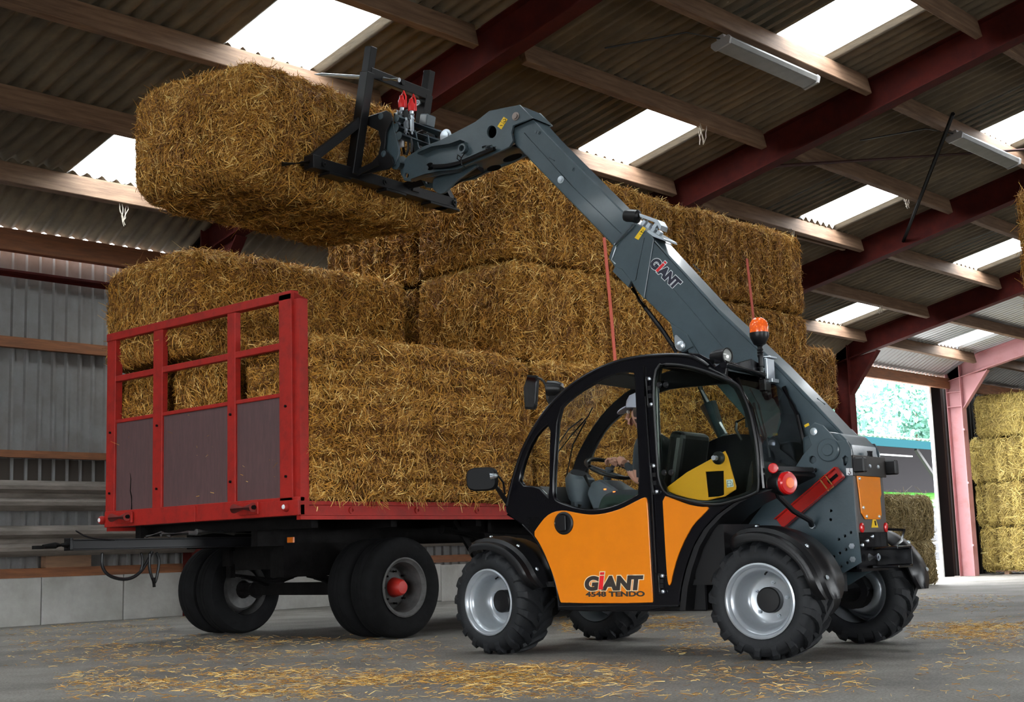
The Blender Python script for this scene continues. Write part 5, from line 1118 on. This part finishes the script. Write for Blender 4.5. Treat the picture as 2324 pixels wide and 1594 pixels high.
pA=S(870,176,bL-.30);pB_=S(728,168,bL-.30); b=MB(); b.tube([pA,pB_],[.012,.003],8); b.build('upper_tine',M_zinc,fr,smooth=True)
p=S(955,236,bR+.05); b=MB(); b.cyl(p+Vector((0,.06,0)),p+Vector((0,-.14,0)),.012,8); b.lathe(p+Vector((0,.04,0)),(0,1,0),[(.018,0),(.03,0),(.03,.015),(.018,.015)],14,close=True); b.build('adjusting_pin',M_zinc,fr,smooth=True)
p=Vector((aB-.08,(bL+bR)/2,zB))+dirU*Lu*.80; b=MB(); b.lathe(p,(-1,0,0),[(.03,0),(.03,.015),(0,.016)],6); b.build('beam_bolt',M_framebk,fr)

# ---- roof fittings: rear bar, work lamp, beacon, mirrors
p0=S(1642,826,-.10); p1=K(1745,856,p0.x)
b=MB(); b.cyl(p0,p1,.032,16); b.bar(p0+Vector((.05,0,.03)),p1+Vector((.05,0,.03)),.05,.03); rb=b.build('rear_roof_bar',M_black,T,smooth=False,bevel=.003)
b=MB(); b.prism([K(x,y,p0.x+.02) for x,y in ((1660,828),(1706,815),(1733,830),(1740,845),(1740,858),(1660,838))],(.02,0,0)); b.build('beacon_bracket',M_black,rb,bevel=.003)
b=MB(); b.prism([S(x,y,-.13) for x,y in ((1560,800),(1585,803),(1607,815),(1622,833),(1640,822),(1650,826),(1646,856),(1612,836),(1590,820))],(0,-.04,0)); b.build('roof_gusset',M_black,T,bevel=.006)
p=S(1638,809,-.14); ax_=Vector((-1,.28,-.02)).normalized(); b=MB(); b.lathe(p,ax_,[(0,-.09),(.042,-.085),(.052,-.05),(.055,.05),(.058,.06),(.05,.062),(.05,.05)],28); wl_=b.build('roof_work_light',M_plastic,T,smooth=True)
b=MB(); b.lathe(p,ax_,[(.05,.050),(.03,.058),(0,.06)],24); b.build('lamp_glass',mat('lamp_glass',(.6,.62,.6),.08,metal=.5),wl_,smooth=True)
b=MB(); b.bar(p+Vector((0,0,-.05)),p+Vector((0,0,-.12)),.04,.015); b.build('lamp_bracket',M_black,wl_)
pb_=K(1724,776,p0.x); pc=K(1737,840,p0.x)
bc=empty('beacon',(0,0,0),0,T)
rB=.074
b=MB(); b.lathe(pb_,(0,0,1),[(.025,-.03),(.045,-.02),(.07,.03),(.074,.055),(.074,.07),(0,.07)],28); b.build('beacon_base',M_plastic,bc,smooth=True)
md=bpy.data.materials.new('amber_beacon_dome'); md.use_nodes=True; nn_=md.node_tree; pp=nn_.nodes['Principled BSDF']; pp.inputs['Base Color'].default_value=(.9,.13,.02,1); pp.inputs['Roughness'].default_value=.15
pp.inputs['Emission Color'].default_value=(1,.13,.01,1); vo=nn_.nodes.new('ShaderNodeTexVoronoi'); vo.inputs['Scale'].default_value=52; tc=nn_.nodes.new('ShaderNodeTexCoord'); nn_.links.new(tc.outputs['Object'],vo.inputs['Vector'])
mr=nn_.nodes.new('ShaderNodeMapRange'); mr.inputs[1].default_value=.0; mr.inputs[2].default_value=.25; mr.inputs[3].default_value=2.2; mr.inputs[4].default_value=.03; nn_.links.new(vo.outputs['Distance'],mr.inputs[0]); nn_.links.new(mr.outputs[0],pp.inputs['Emission Strength'])
b=MB(); b.lathe(pb_+Vector((0,0,.07)),(0,0,1),[(.070,0),(.072,.04),(.068,.075),(.052,.10),(.028,.115),(0,.12)],28); b.build('amber_dome',md,bc,smooth=True)
b=MB(); zz=pb_.z-.03
prb=[(.026,0),(.018,-.01)]+[( .026 if i%2 else .020,-.02-.011*i) for i in range(6)]+[(.018,-.10),(.020,-.16),(.014,-.165),(.012,-.2)]
b.lathe(pb_+Vector((0,0,-.03)),(0,0,1),prb,16); b.build('beacon_boot',M_plastic,bc,smooth=True)
b=MB(); b.tube([pb_+Vector((0,0,-.18)),pb_+Vector((0,0,-.24)),pc+Vector((0,.04,.0)),pc],.014,8); b.build('beacon_stem',M_zinc,bc,smooth=True)
b=MB(); q=K(1747,838,p0.x-.03); b.box(q,(.02,.13,.16)); b.box(q+Vector((0,-.02,.09)),(.06,.12,.015)); b.box(q+Vector((0,-.03,-.09)),(.06,.12,.03)); b.build('beacon_mount',M_zinc,bc,bevel=.003)
b=MB(); q=K(1736,875,p0.x); b.box(q,(.06,.10,.10)); b.tube([q+Vector((0,0,.05)),q+Vector((0,-.02,-.06)),q+Vector((0,-.05,-.1))],[.02,.04,.03],10); b.build('hazard_buzzer',M_blackm,rb,bevel=.01)
# near-side mirror
mc=S(1095,1088,.10)
b=MB(); vs=[];  nseg=26; secs=[(-.05,.55),(-.035,.85),(0,1.0),(.035,.95),(.045,.88)]
for (u,k) in secs:
    for i in range(nseg):
        t=2*math.pi*i/nseg; e=.55; cx_=math.copysign(abs(math.cos(t))**e,math.cos(t)); sy_=math.copysign(abs(math.sin(t))**e,math.sin(t))
        vs.append(mc+Vector((-u,cx_*.13*k,sy_*.095*k+.01*u)))
fs=[(i*nseg+j,i*nseg+(j+1)%nseg,(i+1)*nseg+(j+1)%nseg,(i+1)*nseg+j) for i in range(4) for j in range(nseg)]+[tuple(range(nseg)),tuple(range(4*nseg,5*nseg))]
rot=Matrix.Translation(mc)@Matrix.Rotation(R_(-68),4,'Z')@Matrix.Translation(-mc)
b.add([rot@v for v in vs],fs); mi=b.build('side_mirror',mat('matt_mirror_shell',(.006,.006,.007),.6,spec=.2),T,smooth=True)
b=MB(); b.tube([S(1113,1078,.10),S(1130,1080,.06),S(1142,1095,.0),S(1146,1122,-.06)],.009,8); b.tube([S(1112,1086,.10),S(1130,1110,.03),S(1150,1140,-.08)],[.014,.018,.02],8); b.build('mirror_arm',M_plastic,mi,smooth=True)
b=MB(); b.lathe(S(1112,1082,.12),(S(1126,1080,.09)-S(1112,1082,.12)),[(.03,0),(.022,.02),(.026,.025),(.018,.04),(.02,.045),(.01,.06)],12); b.build('mirror_joint',M_zinc,mi,smooth=True)
b=MB(); b.box(S(1088,1085,.13),(.045,.012,.05)); b.build('mirror_indicator',mat('grey_lens',(.25,.2,.18),.3),mi,bevel=.006)
# far-side mirror, reflecting towards the camera
fm=[(1196,851),(1217,852),(1220,862),(1216,920),(1212,930),(1190,929),(1188,900),(1187,880)]
fp=[S(x,y,-1.02) for x,y in fm]; b=MB(); b.prism([p+Vector((0,0,0)) for p in fp],(0,-.035,0)); far=b.build('side_mirror',M_plastic,T,bevel=.008)
cen=sum(fp,Vector())/len(fp); b=MB(); b.prism([cen+(p-cen)*.86+Vector((0,.003,0)) for p in fp],(0,.002,0)); b.build('mirror_glass',M_mirror,far)
b=MB(); b.tube(chaikin([S(x,y,-1.0) for x,y in ((1220,858),(1232,862),(1241,880),(1241,905),(1248,918))],2,False),.011,8); b.build('mirror_arm',M_plastic,far,smooth=True)
p=S(1256,882,-.98); b=MB(); b.lathe(p,Vector((1,.25,.1)),[(0,-.09),(.05,-.08),(.068,-.03),(.07,.05),(.05,.055),(0,.055)],24); b.build('front_work_light',M_plastic,T,smooth=True)
b=MB(); b.prism([S(x,y,-.96) for x,y in ((1246,885),(1272,876),(1285,884),(1262,912),(1245,918))],(0,-.02,0)); b.build('light_bracket',M_plastic,T)

# ================================================================== THE DRIVER
per=empty('person',M0,math.pi/2+AL); tag(per,'person in light cap and dark t-shirt sitting at the wheel inside the black cab','person')
hc=S(1453,938,-.45)          # head centre
HK=1.2
pel=Vector((hc.x-.20,-.45,hc.z-.70))
V=[pel,pel+Vector((.0,0,.16)),pel+Vector((.05,0,.34)),pel+Vector((.10,0,.46)),hc+Vector((-.05,0,-.145)),hc+Vector((-.025,0,-.03)),hc+Vector((-.01,0,.06))]
Rr=[(.15,.13),(.14,.11),(.155,.11),(.12,.09),(.055,.055),(.096,.104),(.086,.096)]
E=[(0,1),(1,2),(2,3),(3,4),(4,5),(5,6)]
def chain(start,pts,rs):
    i=start
    for p,r in zip(pts,rs): V.append(Vector(p)); Rr.append((r,r)); E.append((i,len(V)-1)); i=len(V)-1
    return i
sh=V[3]
eL=S(1452,1094,-.26); hL=S(1416,1052,-.33)
chain(3,[sh+Vector((.0,.15,-.02)),sh+Vector((-.01,.19,-.07)),sh.lerp(eL,.6)+Vector((0,.09,0)),eL,eL.lerp(hL,.5),hL+Vector((-.02,0,0))],[.07,.068,.055,.045,.038,.027])
eR=Vector((eL.x+.02,-.66,eL.z)); hR=S(1404,1052,-.58)
chain(3,[sh+Vector((.0,-.15,-.02)),sh+Vector((-.01,-.19,-.07)),sh.lerp(eR,.6)+Vector((0,-.09,0)),eR,eR.lerp(hR,.5),hR+Vector((-.02,0,0))],[.07,.068,.055,.045,.038,.027])
for s in (1,-1):
    chain(0,[pel+Vector((.06,.10*s,-.02)),pel+Vector((.25,.12*s,.03)),pel+Vector((.46,.12*s,.04)),pel+Vector((.52,.12*s,-.18)),pel+Vector((.55,.12*s,-.38)),pel+Vector((.62,.12*s,-.42))],[.10,.085,.065,.055,.042,.04])
me=bpy.data.meshes.new('body'); me.from_pydata([tuple(v) for v in V],E,[]); o=bpy.data.objects.new('body',me); C.objects.link(o)
sk=o.modifiers.new('s','SKIN'); sk.use_smooth_shade=True
for i,r in enumerate(Rr): me.skin_vertices[0].data[i].radius=r
me.skin_vertices[0].data[0].use_root=True
o.modifiers.new('u','SUBSURF').levels=2
dg=bpy.context.evaluated_depsgraph_get(); bm2=bpy.data.meshes.new_from_object(o.evaluated_get(dg)); bpy.data.objects.remove(o)
for m_ in (M_shirt,M_skin,M_trouser): bm2.materials.append(m_)
armL=(sh.lerp(eL,.6)+Vector((0,.09,0))); armR=(sh.lerp(eR,.6)+Vector((0,-.09,0)))
for pl_ in bm2.polygons:
    c=pl_.center; k=0
    if c.z>V[3].z+.065 and abs(c.y+.45)<.11: k=1
    elif c.z<pel.z+.06: k=2
    if (c-eL).length<.14 or (c-hL).length<.24 or (c-eR).length<.12 or (c-hR).length<.24:
        if c.x>armL.x-.0 and c.z<armL.z-.035 and c.z>pel.z+.13: k=1
    if c.z<pel.z+.0: k=2
    pl_.material_index=k; pl_.use_smooth=True
bo=bpy.data.objects.new('body',bm2); C.objects.link(bo); bo.parent=per
# head details (one scale for all)
HE=empty('head',hc,0,per); HE.scale=(HK,HK,HK); hc0=hc; hc=Vector((0,0,0))
b=MB(); b.lathe(hc+Vector((.065,0,-.05)),(1,0,.15),[(.03,0),(.02,.02),(.0,.03)],12); b.build('chin',M_skin,HE,smooth=True)
b=MB(); b.tube([hc+Vector((.068,0,.03)),hc+Vector((.092,0,-.005)),hc+Vector((.104,0,-.028)),hc+Vector((.082,0,-.04))],[.008,.013,.017,.010],10); b.build('nose',M_skin,HE,smooth=True)
b=MB(); b.tube([hc+Vector((.078,.025,-.062)),hc+Vector((.088,0,-.06)),hc+Vector((.078,-.025,-.062))],.007,8); b.build('mouth',mat('lips',(.36,.12,.10),.5),HE,smooth=True)
for s in (1,-1):
    b=MB(); c=hc+Vector((.073,.032*s,.012)); b.lathe(c,(1,0,0),[(0,.012),(.010,.006),(.013,-.006)],12); b.build('eye',mat('eye_white',(.6,.58,.55),.3),HE,smooth=True)
    b=MB(); c=hc+Vector((-.02,.083*s,-.015)); b.lathe(c,(0,s,0),[(.012,-.01),(.03,.0),(.032,.012),(.02,.012),(.012,.004),(0,.004)],16); b.build('ear',M_skin,HE,smooth=True)
b=MB(); hh=hc+Vector((-.025,0,.02)); b.lathe(hh,(0,0,1),[(.075,-.09),(.094,-.06),(.100,-.02),(.100,.02),(.09,.06),(.05,.09),(0,.10)],28,a0=R_(78),a1=R_(282),ref=(1,0,0)); b.build('hair',M_hair,HE,smooth=True)
b=MB(); hh=hc+Vector((-.018,0,.035)); b.lathe(hh,Vector((-.10,0,1)),[(.104,-.005),(.108,.01),(.105,.04),(.088,.075),(.05,.095),(0,.102)],32); cp_=b.build('cap',M_cap,HE,smooth=True)
pts=[hh+Vector((.085+.10*math.cos(t)*1.0,.075*math.sin(t),.004-.035*math.cos(t))) for t in np.linspace(-math.pi/2,math.pi/2,14)]
b=MB(); b.prism(pts,(0,0,.010)); b.build('cap_brim',M_cap,cp_,smooth=True,bevel=.002)
def hand(c,fwd,side,par,s=1):
    """palm with four curled fingers and a thumb; fwd = pointing direction, side = towards the thumb"""
    f=Vector(fwd).normalized(); sd=Vector(side); sd=(sd-f*sd.dot(f)).normalized(); dn=f.cross(sd)*s
    if dn.z>0: dn=-dn
    b=MB(); b.tube([c-f*.03,c,c+f*.045,c+f*.07],[.024,.032,.036,.026],12); h=b.build('hand',M_skin,par,smooth=True)
    for k,(off,ln) in enumerate(((.030,.9),(.010,1.0),(-.011,.95),(-.031,.75))):
        q0=c+f*.055+sd*off; q1=q0+f*.034*ln+dn*.008; q2=q1+f*.012*ln+dn*.028*ln; q3=q2-f*.014*ln+dn*.018*ln
        b=MB(); b.tube([q0-f*.02,q0,q1,q2,q3],[.009,.0105,.0095,.0085,.006],8); b.build('finger',M_skin,h,smooth=True)
    q0=c+sd*.026; q1=q0+sd*.026+f*.02+dn*.01; q2=q1+f*.026+dn*.018; b=MB(); b.tube([c,q0,q1,q2],[.014,.015,.012,.008],8); b.build('thumb',M_skin,h,smooth=True)
hand(hL+Vector((.0,0,0)),(hL-eL)+Vector((0,0,-.04)),(0,-1,.5),per); hand(hR,(hR-eR),(0,1,.5),per)
